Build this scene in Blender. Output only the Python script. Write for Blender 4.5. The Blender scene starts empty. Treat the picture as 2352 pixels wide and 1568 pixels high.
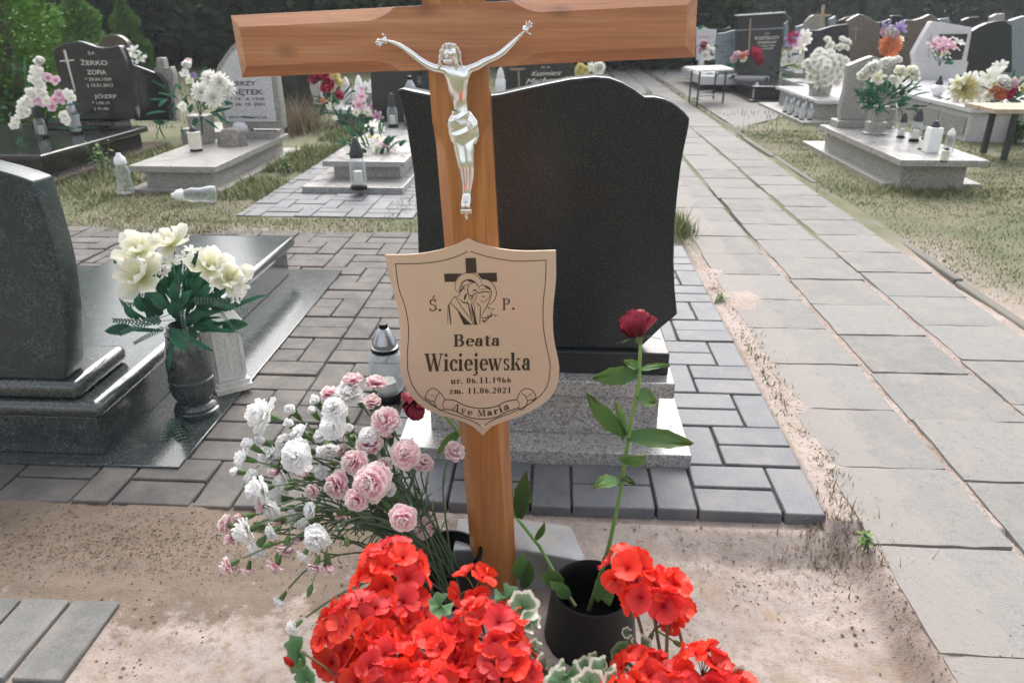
import bpy, bmesh, math, random
from mathutils import Vector, Matrix, noise
R = math.radians
rnd = random.Random(7)
scene = bpy.context.scene
COL = scene.collection

# ------------------------------------------------------------------ camera, sky, sun, exposure
CAM_H = 1.05; TILT = R(24); YAW = R(3.2); FPX = 1700.0
cam_d = bpy.data.cameras.new('camera'); cam = bpy.data.objects.new('camera', cam_d); COL.objects.link(cam)
cam.location = (0, 0, CAM_H); cam.rotation_euler = (R(90) - TILT, 0, YAW)
cam_d.sensor_width = 36; cam_d.lens = 36 * FPX / 2352; cam_d.clip_start = .02; cam_d.clip_end = 600
cam_d.dof.use_dof = True; cam_d.dof.focus_distance = 1.35; cam_d.dof.aperture_fstop = 8
scene.camera = cam
SUN_EL = R(46); SUN_AZ = R(2)            # azimuth clockwise from +Y
world = bpy.data.worlds.new('World'); scene.world = world; world.use_nodes = True
wn = world.node_tree; bg = wn.nodes['Background']
sky = wn.nodes.new('ShaderNodeTexSky'); sky.sky_type = 'NISHITA'; sky.sun_disc = False
sky.sun_elevation = SUN_EL; sky.sun_rotation = SUN_AZ; sky.air_density = 1.2; sky.dust_density = 5.0; sky.ozone_density = 1.0
hsv = wn.nodes.new('ShaderNodeHueSaturation'); hsv.inputs['Saturation'].default_value = .3
wn.links.new(sky.outputs[0], hsv.inputs['Color']); wn.links.new(hsv.outputs[0], bg.inputs[0]); bg.inputs[1].default_value = .15
sd = bpy.data.lights.new('sun', 'SUN'); sd.energy = 1.0; sd.angle = R(56); sd.color = (1, .975, .94)
sun = bpy.data.objects.new('sun', sd); COL.objects.link(sun)
sun.rotation_euler = Vector((-math.sin(SUN_AZ) * math.cos(SUN_EL), -math.cos(SUN_AZ) * math.cos(SUN_EL), -math.sin(SUN_EL))).to_track_quat('-Z', 'Y').to_euler()
vs = scene.view_settings; vs.view_transform = 'Standard'; vs.look = 'None'; vs.gamma = 1; vs.use_curve_mapping = False
vs.exposure = 1.2

# ------------------------------------------------------------------ surveying: photo point -> place
def ray(x, y):
    a = (x - 1176) / FPX; b = (784 - y) / FPX
    f = math.cos(TILT) + b * math.sin(TILT); u = b * math.cos(TILT) - math.sin(TILT)
    return a * math.cos(YAW) - f * math.sin(YAW), a * math.sin(YAW) + f * math.cos(YAW), u
def gz(x, y, z=0.0):                      # point on the level z
    X, Y, u = ray(x, y); k = (z - CAM_H) / u
    return Vector((X * k, Y * k, z))
def gy(x, y, Yw):                         # point on the upright plane Y
    X, Y, u = ray(x, y); k = Yw / Y
    return Vector((X * k, Yw, CAM_H + u * k))
def zm(ox, oy, s):                        # coordinates read in an enlarged view
    return lambda x, y: ((ox + x / s) * .57422, (oy + y / s) * .57422)
Z1 = zm(0, 0, 2.24); Z2 = zm(800, 0, 2.24); Z3 = zm(2000, 0, 2.24); Z4 = zm(2700, 0, 3.136); Z5 = zm(3300, 0, 2.613); Z6 = zm(3000, 300, 1.96)
ZP = zm(1450, 900, 1.7422); ZE = zm(1750, 900, 3.485); ZC = zm(1450, 0, 1.7427); ZB = zm(850, 1400, 1.743)

# ------------------------------------------------------------------ mesh helpers
class MB:
    def __init__(s): s.v = []; s.f = []; s.g = []
    def add(s, vs, fs, g=None):
        o = len(s.v); s.v += [tuple(p) for p in vs]; s.f += [tuple(i + o for i in f) for f in fs]
        s.g += (list(g) if g is not None else [0.0] * len(vs))
        return s
    def box(s, x0, x1, y0, y1, z0, z1, M=None):
        p = [Vector((x, y, z)) for z in (z0, z1) for y in (y0, y1) for x in (x0, x1)]
        if M: p = [M @ q for q in p]
        return s.add(p, [(0, 2, 3, 1), (4, 5, 7, 6), (0, 1, 5, 4), (2, 6, 7, 3), (0, 4, 6, 2), (1, 3, 7, 5)])
    def prism(s, pts, y0, y1, M=None):    # outline (x,z) counted anticlockwise seen from -Y
        n = len(pts); p = [Vector((a, y, b)) for y in (y0, y1) for a, b in pts]
        if M: p = [M @ q for q in p]
        return s.add(p, [tuple(range(n)), tuple(range(2 * n - 1, n - 1, -1))] + [(i, i + n, (i + 1) % n + n, (i + 1) % n) for i in range(n)])
    def lathe(s, prof, n=20, c=(0, 0, 0), M=None, cap=True):
        p = []
        for r, z in prof:
            for k in range(n):
                a = 2 * math.pi * k / n; p.append(Vector((c[0] + r * math.cos(a), c[1] + r * math.sin(a), c[2] + z)))
        if M: p = [M @ q for q in p]
        fs = []
        for j in range(len(prof) - 1):
            for k in range(n):
                k2 = (k + 1) % n; fs.append((j * n + k, j * n + k2, (j + 1) * n + k2, (j + 1) * n + k))
        if cap: fs += [tuple(range(n - 1, -1, -1)), tuple(range((len(prof) - 1) * n, len(prof) * n))]
        return s.add(p, fs)
    def tube(s, path, r, n=6, cap=True):
        path = [Vector(p) for p in path]; m = len(path)
        rr = r if isinstance(r, (list, tuple)) else [r] * m
        p = []; up = Vector((0, 0, 1)); prev = None
        for i in range(m):
            t = (path[min(i + 1, m - 1)] - path[max(i - 1, 0)]).normalized()
            if prev is None: prev = t.orthogonal().normalized()
            prev = (prev - t * prev.dot(t)).normalized(); b = t.cross(prev)
            for k in range(n):
                a = 2 * math.pi * k / n; p.append(path[i] + (prev * math.cos(a) + b * math.sin(a)) * rr[i])
        fs = []
        for j in range(m - 1):
            for k in range(n):
                k2 = (k + 1) % n; fs.append((j * n + k, j * n + k2, (j + 1) * n + k2, (j + 1) * n + k))
        if cap: fs += [tuple(range(n - 1, -1, -1)), tuple(range((m - 1) * n, m * n))]
        return s.add(p, fs, [i / max(1, m - 1) for i in range(m) for k in range(n)])
    def petal(s, M, L, W, tilt, curl=0, cup=.2, frill=0, nu=4, nv=4, sh=(.5, 3), ph=0, g0=0, scal=0, q=.5):
        # a curved leaf or petal: starts at the origin of M and grows along +x, rising by tilt
        p = []; g = []; x = z = 0.0; a = R(tilt); ang = []
        for j in range(nv + 1):
            ang.append((x, z, a)); st = L / nv; a2 = a + R(curl) / nv
            x += st * math.cos((a + a2) / 2); z += st * math.sin((a + a2) / 2); a = a2
        mx = max((k / 20) ** sh[0] * (1 - (k / 20) ** sh[1]) ** q for k in range(21))
        for j in range(nv + 1):
            v = j / nv; vv = min(max(v, .04), .985)
            w = W / 2 * (vv ** sh[0]) * (1 - vv ** sh[1]) ** q / mx
            X, Z, A = ang[j]
            for i in range(nu + 1):
                u = 2 * i / nu - 1; ww = w * (1 + scal * math.sin(v * 22 + ph) * abs(u))
                h = cup * W * u * u * v + frill * v * v * (math.sin(6 * u + ph) + .6 * math.sin(11 * u + 2 * ph))
                e = -frill * .8 * v * abs(math.sin(5 * u + ph)) if j == nv else 0
                p.append(M @ Vector((X - math.sin(A) * h + e * math.cos(A), u * ww, Z + math.cos(A) * h + e * math.sin(A))))
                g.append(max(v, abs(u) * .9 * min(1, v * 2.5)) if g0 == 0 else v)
        fs = [(j * (nu + 1) + i, j * (nu + 1) + i + 1, (j + 1) * (nu + 1) + i + 1, (j + 1) * (nu + 1) + i) for j in range(nv) for i in range(nu)]
        return s.add(p, fs, g)
    def shift(s, d):
        s.v = [(a - d[0], b - d[1], c - d[2]) for a, b, c in s.v]; return s
    def mesh(s, name, mat, smooth=35, bevel=0, seg=2, ang=40):
        me = bpy.data.meshes.new(name); me.from_pydata(s.v, [], s.f)
        at = me.attributes.new('grad', 'FLOAT', 'POINT'); at.data.foreach_set('value', s.g)
        if bevel:
            bm = bmesh.new(); bm.from_mesh(me)
            es = [e for e in bm.edges if len(e.link_faces) == 2 and e.calc_face_angle(0) > R(ang)]
            lay = bm.faces.layers.int.new('flatface'); few = len(bm.faces) <= 10
            for f_ in bm.faces: f_[lay] = 1 if (few or len(f_.verts) > 4) else 0
            res = bmesh.ops.bevel(bm, geom=es, offset=bevel, segments=seg, affect='EDGES', profile=.5, clamp_overlap=True)
            for f_ in res['faces']: f_[lay] = 0
            flat = [f_[lay] for f_ in bm.faces]
            bm.to_mesh(me); bm.free()
        me.materials.append(mat)
        if smooth:
            me.polygons.foreach_set('use_smooth', [not f_ for f_ in flat] if bevel else [True] * len(me.polygons))
            sm_ = [p.use_smooth for p in me.polygons]; me.set_sharp_from_angle(angle=R(smooth)); me.polygons.foreach_set('use_smooth', sm_)
        me.update(); return me

def link(o, parent=None):
    COL.objects.link(o)
    if parent: o.parent = parent
    return o
def tag(o, label=None, cat=None, group=None, kind=None):
    if label: o['label'] = label
    if cat: o['category'] = cat
    if group: o['group'] = group
    if kind: o['kind'] = kind
    return o
def thing(name, label, cat, loc=(0, 0, 0), group=None):
    o = bpy.data.objects.new(name, None); o.empty_display_size = .05; o.location = loc; link(o); tag(o, label, cat, group); return o
def origin(o):
    v = Vector((0, 0, 0))
    while o is not None: v += Vector(o.location); o = o.parent
    return v
def part(name, mb, mat, parent=None, label=None, kind=None, **kw):       # mb in world coordinates; parents carry no rotation
    if parent is not None: mb.shift(origin(parent))
    o = bpy.data.objects.new(name, mb.mesh(name, mat, **kw)); link(o, parent)
    if label: o['label'] = label
    if kind: o['kind'] = kind
    return o
def inst(name, me, M, parent=None, label=None):
    o = bpy.data.objects.new(name, me); link(o, parent)
    if parent is not None: M = Matrix.Translation(-origin(parent)) @ M
    o.matrix_basis = M
    if label: o['label'] = label
    return o
def struct(name, mb, mat, **kw):
    o = bpy.data.objects.new(name, mb.mesh(name, mat, **kw)); link(o); o['kind'] = 'structure'; return o
def slab(root, name, x0, x1, y0, y1, z0, z1, mat, bev=.006, label=None):
    return part(name, MB().box(x0, x1, y0, y1, z0, z1), mat, root, label, bevel=bev)
def aim(loc, axis, spin=0.0, scale=1.0):
    q = Vector(axis).normalized().to_track_quat('Z', 'Y')
    return Matrix.Translation(loc) @ q.to_matrix().to_4x4() @ Matrix.Rotation(spin, 4, 'Z') @ Matrix.Scale(scale, 4)
def dup(root, loc, label=None, rotz=None, scale=1.0):
    r = root.copy(); COL.objects.link(r); r.location = loc
    if rotz is not None: r.rotation_euler.z = rotz
    if scale != 1.0: r.scale = (scale,) * 3
    if label: r['label'] = label
    for ch in list(root.children):
        c = ch.copy(); COL.objects.link(c); c.parent = r
        for g in ch.children:
            d = g.copy(); COL.objects.link(d); d.parent = c
    return r

# ------------------------------------------------------------------ materials
def new_mat(name):
    m = bpy.data.materials.new(name); m.use_nodes = True; nt = m.node_tree
    return m, nt, nt.nodes['Principled BSDF']
def node(nt, t, **kw):
    n = nt.nodes.new(t)
    for k, v in kw.items():
        if k.startswith('i_'):
            key = k[2:]; key = int(key) if key.isdigit() else key
            n.inputs[key].default_value = v
        else: setattr(n, k, v)
    return n
def ramp(nt, fac, stops, interp='LINEAR'):
    n = nt.nodes.new('ShaderNodeValToRGB'); cr = n.color_ramp; cr.interpolation = interp
    while len(cr.elements) < len(stops): cr.elements.new(.5)
    for e, (p, c) in zip(cr.elements, stops):
        e.position = p; e.color = (c[0], c[1], c[2], 1) if isinstance(c, (tuple, list)) else (c, c, c, 1)
    nt.links.new(fac, n.inputs[0]); return n.outputs[0]
def mixc(nt, fac, a, b, mode='MIX'):
    n = nt.nodes.new('ShaderNodeMix'); n.data_type = 'RGBA'; n.blend_type = mode
    for idx, val in ((0, fac), (6, a), (7, b)):
        if hasattr(val, 'default_value') or hasattr(val, 'links'): nt.links.new(val, n.inputs[idx])
        else: n.inputs[idx].default_value = val if idx == 0 else (val[0], val[1], val[2], 1)
    return n.outputs[2]
def coord(nt, sc=1.0):
    t = nt.nodes.new('ShaderNodeTexCoord')
    return t.outputs['Object']
def wcoord(nt):
    return nt.nodes.new('ShaderNodeNewGeometry').outputs['Position']
def noi(nt, co, scale, detail=3, rough=.55, out=0):
    n = node(nt, 'ShaderNodeTexNoise', i_Scale=scale, i_Detail=detail, i_Roughness=rough); nt.links.new(co, n.inputs['Vector']); return n.outputs[out]
def vor(nt, co, scale, out=0, feature='F1'):
    n = node(nt, 'ShaderNodeTexVoronoi', i_Scale=scale); n.feature = feature; nt.links.new(co, n.inputs['Vector']); return n.outputs[out]
def bump(nt, bs, h, dist=.002, strength=.5):
    b = node(nt, 'ShaderNodeBump', i_Strength=strength, i_Distance=dist); nt.links.new(h, b.inputs['Height']); nt.links.new(b.outputs[0], bs.inputs['Normal'])
def plain(name, c, rough=.6, metal=0.0, var=.15, sc=25, bp=0.0, trans=0, sub=0, spec=.5, dirt=None):
    m, nt, bs = new_mat(name); co = coord(nt)
    n = noi(nt, co, sc, 4); lo = tuple(x * (1 - var) for x in c); hi = tuple(min(1, x * (1 + var)) for x in c)
    col = ramp(nt, n, [(.3, lo), (.7, hi)])
    if dirt:
        d = ramp(nt, noi(nt, wcoord(nt), 9, 5, .65), [(.48, 0), (.68, 1)]); col = mixc(nt, d, col, dirt)
    nt.links.new(col, bs.inputs['Base Color'])
    bs.inputs['Roughness'].default_value = rough; bs.inputs['Metallic'].default_value = metal
    bs.inputs['Specular IOR Level'].default_value = spec
    if trans: bs.inputs['Transmission Weight'].default_value = trans
    if bp: bump(nt, bs, noi(nt, co, sc * 4, 4), bp)
    return m
def granite(name, dark, mid, light, sc=160, rough=.12, f=(.35, .55, .7), mott=None, dust=0.0, spec=.6):
    m, nt, bs = new_mat(name); co = wcoord(nt)
    c = ramp(nt, vor(nt, co, sc, 1), [(f[0], dark), (f[1], mid), (f[2], light)])
    c2 = ramp(nt, noi(nt, co, sc * .55, 3, .7), [(.35, dark), (.5, mid), (.66, light)])
    col = mixc(nt, .5, c, c2)
    if mott:
        col = mixc(nt, ramp(nt, noi(nt, co, 22, 6, .7), [(.42, 0), (.62, 1)]), col, mott)
    if dust:
        col = mixc(nt, ramp(nt, noi(nt, co, 5, 6, .7), [(.45, 0), (.75, dust)]), col, (.3, .27, .23))
        rr = ramp(nt, noi(nt, co, 7, 5), [(.35, rough), (.75, min(1, rough + .25))]); nt.links.new(rr, bs.inputs['Roughness'])
    else: bs.inputs['Roughness'].default_value = rough
    nt.links.new(col, bs.inputs['Base Color']); bs.inputs['Specular IOR Level'].default_value = spec
    return m
def petalmat(name, stops, rough=.55, sub=.0, trl=.25, vari=.1, jit=.0):
    m, nt, bs = new_mat(name)
    at = node(nt, 'ShaderNodeAttribute', attribute_name='grad'); oi = node(nt, 'ShaderNodeObjectInfo')
    fac = at.outputs['Fac']
    if jit:
        mth = node(nt, 'ShaderNodeMath', operation='MULTIPLY_ADD'); nt.links.new(noi(nt, coord(nt), 90, 3), mth.inputs[0]); mth.inputs[1].default_value = jit; nt.links.new(fac, mth.inputs[2]); fac = mth.outputs[0]
    col = ramp(nt, fac, stops)
    hs = node(nt, 'ShaderNodeHueSaturation'); mr = node(nt, 'ShaderNodeMapRange'); mr.inputs[3].default_value = 1 - vari; mr.inputs[4].default_value = 1 + vari
    nt.links.new(oi.outputs['Random'], mr.inputs[0]); nt.links.new(mr.outputs[0], hs.inputs['Value']); nt.links.new(col, hs.inputs['Color'])
    nt.links.new(hs.outputs[0], bs.inputs['Base Color']); bs.inputs['Roughness'].default_value = rough; bs.inputs['Specular IOR Level'].default_value = .3
    if sub: bs.inputs['Subsurface Weight'].default_value = sub; bs.inputs['Subsurface Scale'].default_value = .006; bs.inputs['Subsurface Radius'].default_value = (1, .35, .3)
    tr = nt.nodes.new('ShaderNodeBsdfTranslucent'); mx = nt.nodes.new('ShaderNodeMixShader'); mx.inputs[0].default_value = trl
    nt.links.new(hs.outputs[0], tr.inputs[0]); nt.links.new(bs.outputs[0], mx.inputs[1]); nt.links.new(tr.outputs[0], mx.inputs[2])
    nt.links.new(mx.outputs[0], nt.nodes['Material Output'].inputs['Surface'])
    return m

M = {}
M['black'] = granite('black_granite', (.008, .009, .010), (.018, .019, .021), (.10, .10, .10), 330, .16, (.5, .72, .96))
M['charcoal'] = granite('charcoal_granite', (.010, .0125, .0145), (.018, .022, .025), (.075, .08, .082), 420, .22, (.5, .84, 1.0), spec=.4)
M['green'] = granite('green_granite', (.016, .020, .021), (.045, .054, .055), (.15, .165, .16), 260, .16, (.35, .6, .93), mott=(.034, .042, .042), spec=1.0)
M['greenhs'] = granite('green_granite_upright', (.014, .020, .022), (.040, .052, .055), (.13, .155, .155), 260, .3, (.35, .6, .93), mott=(.030, .041, .043), spec=.35)
M['grey'] = granite('grey_granite', (.07, .068, .068), (.27, .26, .255), (.5, .49, .48), 240, .2, (.15, .45, .75), dust=.35, spec=.9)
M['greyfar'] = granite('weathered_grey_granite', (.16, .15, .14), (.30, .29, .27), (.44, .43, .40), 150, .3, dust=.3)
M['brown'] = granite('brown_granite', (.06, .045, .038), (.13, .10, .085), (.24, .19, .16), 150, .25)
M['pale'] = granite('pale_granite', (.42, .41, .42), (.55, .54, .55), (.66, .66, .67), 150, .25)
M['bluegrey'] = granite('blue_grey_granite', (.14, .165, .19), (.22, .255, .29), (.32, .36, .39), 150, .25)
M['white'] = plain('white_plastic', (.78, .77, .74), .35, var=.04, dirt=(.55, .52, .47))
M['whitegloss'] = plain('white_enamel', (.8, .8, .79), .25, var=.03)
M['cream'] = plain('cream_wax', (.72, .68, .58), .5, var=.06)
M['blackp'] = plain('black_plastic', (.003, .003, .0035), .42, var=.3, sc=60, bp=.0004, spec=.25)
M['darkmetal'] = plain('dark_painted_steel', (.03, .032, .035), .4, var=.3, sc=40)
M['metal'] = plain('grey_metal', (.42, .43, .45), .35, 1.0, var=.2)
M['silver'] = plain('polished_silver_metal', (.88, .87, .84), .19, 1.0, var=.06, sc=60)
M['fredink'] = plain('red_inlay', (.5, .05, .04), .5)
M['crumb'] = plain('earth_crumb', (.22, .165, .125), .95, var=.5, sc=9)
M['concrete'] = plain('cast_concrete', (.25, .256, .262), .85, var=.18, sc=30, bp=.001, dirt=(.3, .27, .24))
M['rock'] = plain('ridged_brown_stone', (.26, .23, .21), .85, var=.4, sc=22, bp=.004)
M['gold'] = plain('pale_gold_inlay', (.62, .60, .55), .5, 0, var=.1)
M['darkink'] = plain('dark_engraving', (.045, .028, .016), .7, var=.15, sc=200)
M['greyink'] = plain('grey_engraving', (.09, .09, .1), .7, var=.1)
M['bronze'] = plain('bronze_inlay', (.28, .23, .17), .45, .3, var=.2)
M['stem'] = petalmat('carnation_stem_green', [(0, (.05, .075, .045)), (1, (.13, .18, .11))], trl=.0, vari=.25)
M['calyx'] = petalmat('calyx_green', [(0, (.09, .16, .05)), (1, (.22, .32, .12))], trl=.1, vari=.25)
M['rosestem'] = petalmat('rose_stem_green', [(0, (.10, .13, .05)), (.4, (.13, .24, .06)), (1, (.20, .34, .09))], trl=.0)
M['roseleaf'] = petalmat('rose_leaf_green', [(0, (.035, .10, .03)), (.8, (.075, .15, .04)), (1, (.11, .17, .045))], trl=.25, vari=.45, jit=.3)
M['gleaf'] = petalmat('variegated_leaf', [(0, (.05, .13, .05)), (.35, (.07, .17, .06)), (.6, (.08, .19, .07)), (1.0, (.15, .25, .14))], trl=.2, vari=.15, jit=.0)
M['gleafw'] = petalmat('white_edged_leaf', [(0, (.06, .15, .06)), (.5, (.09, .19, .08)), (.72, (.15, .24, .14)), (.90, (.2, .3, .18)), (.94, (.6, .64, .5)), (1, (.68, .70, .58))], trl=.2, vari=.15, jit=.3)
M['gstem'] = petalmat('geranium_stem', [(0, (.14, .2, .06)), (1, (.2, .16, .09))], trl=.05)
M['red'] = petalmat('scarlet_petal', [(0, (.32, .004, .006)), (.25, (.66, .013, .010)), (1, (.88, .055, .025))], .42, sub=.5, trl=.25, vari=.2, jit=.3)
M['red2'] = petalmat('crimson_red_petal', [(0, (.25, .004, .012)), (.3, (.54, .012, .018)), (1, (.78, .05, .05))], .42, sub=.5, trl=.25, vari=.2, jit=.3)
M['cwhite'] = petalmat('white_carnation_petal', [(0, (.80, .82, .74)), (.3, (.93, .93, .92)), (1, (.96, .96, .96))], .6, trl=.6, vari=.02)
M['cpink'] = petalmat('pink_carnation_petal', [(0, (.72, .14, .33)), (.45, (.84, .36, .52)), (.75, (.88, .54, .64)), (.93, (.93, .76, .76)), (1, (.94, .86, .82))], .6, trl=.42, vari=.07, jit=.18)
M['crimson'] = petalmat('crimson_rose_petal', [(0, (.07, .002, .006)), (.6, (.15, .005, .016)), (1, (.30, .025, .05))], .45, trl=.15, vari=.1, jit=.2)
M['fwhite'] = petalmat('white_fabric_petal', [(0, (.62, .62, .40)), (.4, (.80, .79, .72)), (1, (.84, .83, .80))], .7, trl=.3, vari=.04)
M['fcream'] = petalmat('cream_fabric_petal', [(0, (.50, .52, .22)), (.35, (.68, .68, .44)), (.75, (.86, .84, .74)), (1, (.88, .86, .80))], .7, trl=.35, vari=.04)
M['fpink'] = petalmat('pink_fabric_petal', [(0, (.45, .12, .25)), (.4, (.72, .42, .52)), (1, (.80, .64, .68))], .7, vari=.1)
M['fred'] = petalmat('red_fabric_petal', [(0, (.2, .01, .04)), (1, (.50, .04, .10))], .7, vari=.25)
M['forange'] = petalmat('orange_fabric_petal', [(0, (.6, .15, .05)), (1, (.78, .32, .16))], .7, vari=.15)
M['fpurple'] = petalmat('violet_fabric_petal', [(0, (.15, .1, .3)), (1, (.36, .30, .5))], .7, vari=.2)
M['fyellow'] = petalmat('yellow_fabric_petal', [(0, (.5, .4, .08)), (1, (.74, .68, .34))], .7, vari=.12)
M['fgreen'] = petalmat('artificial_foliage', [(0, (.012, .06, .035)), (1, (.04, .15, .08))], .5, trl=.2, vari=.5)
M['fsage'] = petalmat('sage_artificial_leaf', [(0, (.05, .11, .085)), (1, (.13, .22, .18))], .6, trl=.2, vari=.25)

def m_wood():
    m, nt, bs = new_mat('varnished_pine')
    at = node(nt, 'ShaderNodeTexCoord'); mp = node(nt, 'ShaderNodeMapping'); nt.links.new(at.outputs['Object'], mp.inputs[0])
    mp.inputs['Scale'].default_value = (22, 22, 1.3)
    n1 = noi(nt, mp.outputs[0], 2.2, 6, .6)
    mp2 = node(nt, 'ShaderNodeMapping'); nt.links.new(at.outputs['Object'], mp2.inputs[0]); mp2.inputs['Scale'].default_value = (160, 160, 3)
    n2 = noi(nt, mp2.outputs[0], 2, 3)
    c = ramp(nt, n1, [(.28, (.31, .10, .022)), (.5, (.47, .175, .042)), (.72, (.60, .27, .080))])
    c = mixc(nt, ramp(nt, n2, [(.35, .35), (.65, 0)]), c, (.22, .075, .022))
    nt.links.new(c, bs.inputs['Base Color']); bs.inputs['Roughness'].default_value = .32
    bs.inputs['Coat Weight'].default_value = .7; bs.inputs['Coat Roughness'].default_value = .14
    for kp in ((-.088, -.018, 1.058), (.105, -.018, 1.055), (.02, -.02, .95), (-.30, -.02, 1.0)):
        dn = node(nt, 'ShaderNodeVectorMath', operation='DISTANCE'); mpk = node(nt, 'ShaderNodeMapping'); nt.links.new(at.outputs['Object'], mpk.inputs[0]); mpk.inputs['Scale'].default_value = (.55, .2, 1); nt.links.new(mpk.outputs[0], dn.inputs[0]); dn.inputs[1].default_value = (kp[0] * .55, kp[1] * .2, kp[2])
        c = mixc(nt, ramp(nt, dn.outputs['Value'], [(.0, .75), (.006, .55), (.013, 0)]), c, (.17, .06, .02))
    nt.links.new(c, bs.inputs['Base Color'])
    bump(nt, bs, n2, .0006, .35); return m
M['wood'] = m_wood()
def m_wood_h():
    m = M['wood'].copy(); m.name = 'varnished_pine_crosswise'; k = 0
    for n in m.node_tree.nodes:
        if n.type == 'MAPPING' and n.inputs['Scale'].default_value[0] > 10:
            s = n.inputs['Scale'].default_value; n.inputs['Scale'].default_value = (s[2], s[1], s[0])
        if n.type == 'VALTORGB' and len(n.color_ramp.elements) == 3 and n.color_ramp.elements[0].color[0] != n.color_ramp.elements[0].color[2]:
            for e, c in zip(n.color_ramp.elements, ((.36, .12, .045), (.50, .20, .085), (.62, .30, .15))): e.color = (*c, 1)
    return m
M['woodh'] = m_wood_h()
def m_plate():
    m, nt, bs = new_mat('brushed_bronze_laminate'); co = wcoord(nt)
    c = ramp(nt, noi(nt, co, 3.5, 1), [(.38, (.68, .52, .36)), (.5, (.72, .51, .38)), (.62, (.69, .55, .40))])
    c = mixc(nt, ramp(nt, noi(nt, co, 900, 2), [(.4, .18), (.6, 0)]), c, (.38, .27, .18))
    nt.links.new(c, bs.inputs['Base Color']); bs.inputs['Roughness'].default_value = .42; bs.inputs['Metallic'].default_value = .25
    return m
M['plate'] = m_plate()
def m_paver(name, a, b, dusty, rough=.75):
    m, nt, bs = new_mat(name); co = wcoord(nt); oi = node(nt, 'ShaderNodeObjectInfo')
    c = mixc(nt, oi.outputs['Random'], a, b)
    c = mixc(nt, ramp(nt, noi(nt, co, 260, 4, .7), [(.38, .5), (.6, 0)]), c, tuple(x * .55 for x in a))
    c = mixc(nt, ramp(nt, noi(nt, co, 9, 6, .7), [(.42, 0), (.64, .75)]), c, dusty)
    c = mixc(nt, ramp(nt, noi(nt, co, 420, 2, .5), [(.66, 0), (.72, .5)]), c, (.5, .5, .5))
    nt.links.new(c, bs.inputs['Base Color']); bs.inputs['Roughness'].default_value = rough
    bump(nt, bs, noi(nt, co, 300, 5, .7), .0012, .6); return m
M['paver_b'] = m_paver('slate_blue_concrete_paver', (.105, .110, .126), (.145, .152, .172), (.165, .158, .15), .62)
M['paver_o'] = m_paver('weathered_brown_concrete_paver', (.085, .080, .075), (.125, .118, .110), (.17, .15, .135), .85)
M['pathslab'] = m_paver('old_concrete_slab', (.20, .196, .188), (.27, .265, .255), (.25, .225, .205), .92)
def m_worn():
    m = M['pathslab']; nt = m.node_tree; bs = nt.nodes['Principled BSDF']; co = wcoord(nt); c = bs.inputs['Base Color'].links[0].from_socket
    c = mixc(nt, ramp(nt, noi(nt, co, 38, 6, .75), [(.30, .55), (.46, 0)]), c, (.12, .115, .105))          # pitting and stains
    c = mixc(nt, ramp(nt, noi(nt, co, 4.5, 7, .7), [(.50, 0), (.70, .35)]), c, (.27, .25, .23))            # blown sand
    sx = node(nt, 'ShaderNodeSeparateXYZ'); nt.links.new(co, sx.inputs[0]); mr = node(nt, 'ShaderNodeMapRange'); mr.inputs[1].default_value = .93; mr.inputs[2].default_value = .72; nt.links.new(sx.outputs[0], mr.inputs[0])
    ad = node(nt, 'ShaderNodeMath', operation='MULTIPLY_ADD'); nt.links.new(noi(nt, co, 7, 6, .7), ad.inputs[0]); ad.inputs[1].default_value = 1.2; nt.links.new(mr.outputs[0], ad.inputs[2])
    c = mixc(nt, ramp(nt, ad.outputs[0], [(.95, 0), (1.6, .45)]), c, (.285, .25, .225))                      # sand along the left edge
    nt.links.new(c, bs.inputs['Base Color']); bump(nt, bs, noi(nt, co, 60, 8, .75), .004, .7)
m_worn()
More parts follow.
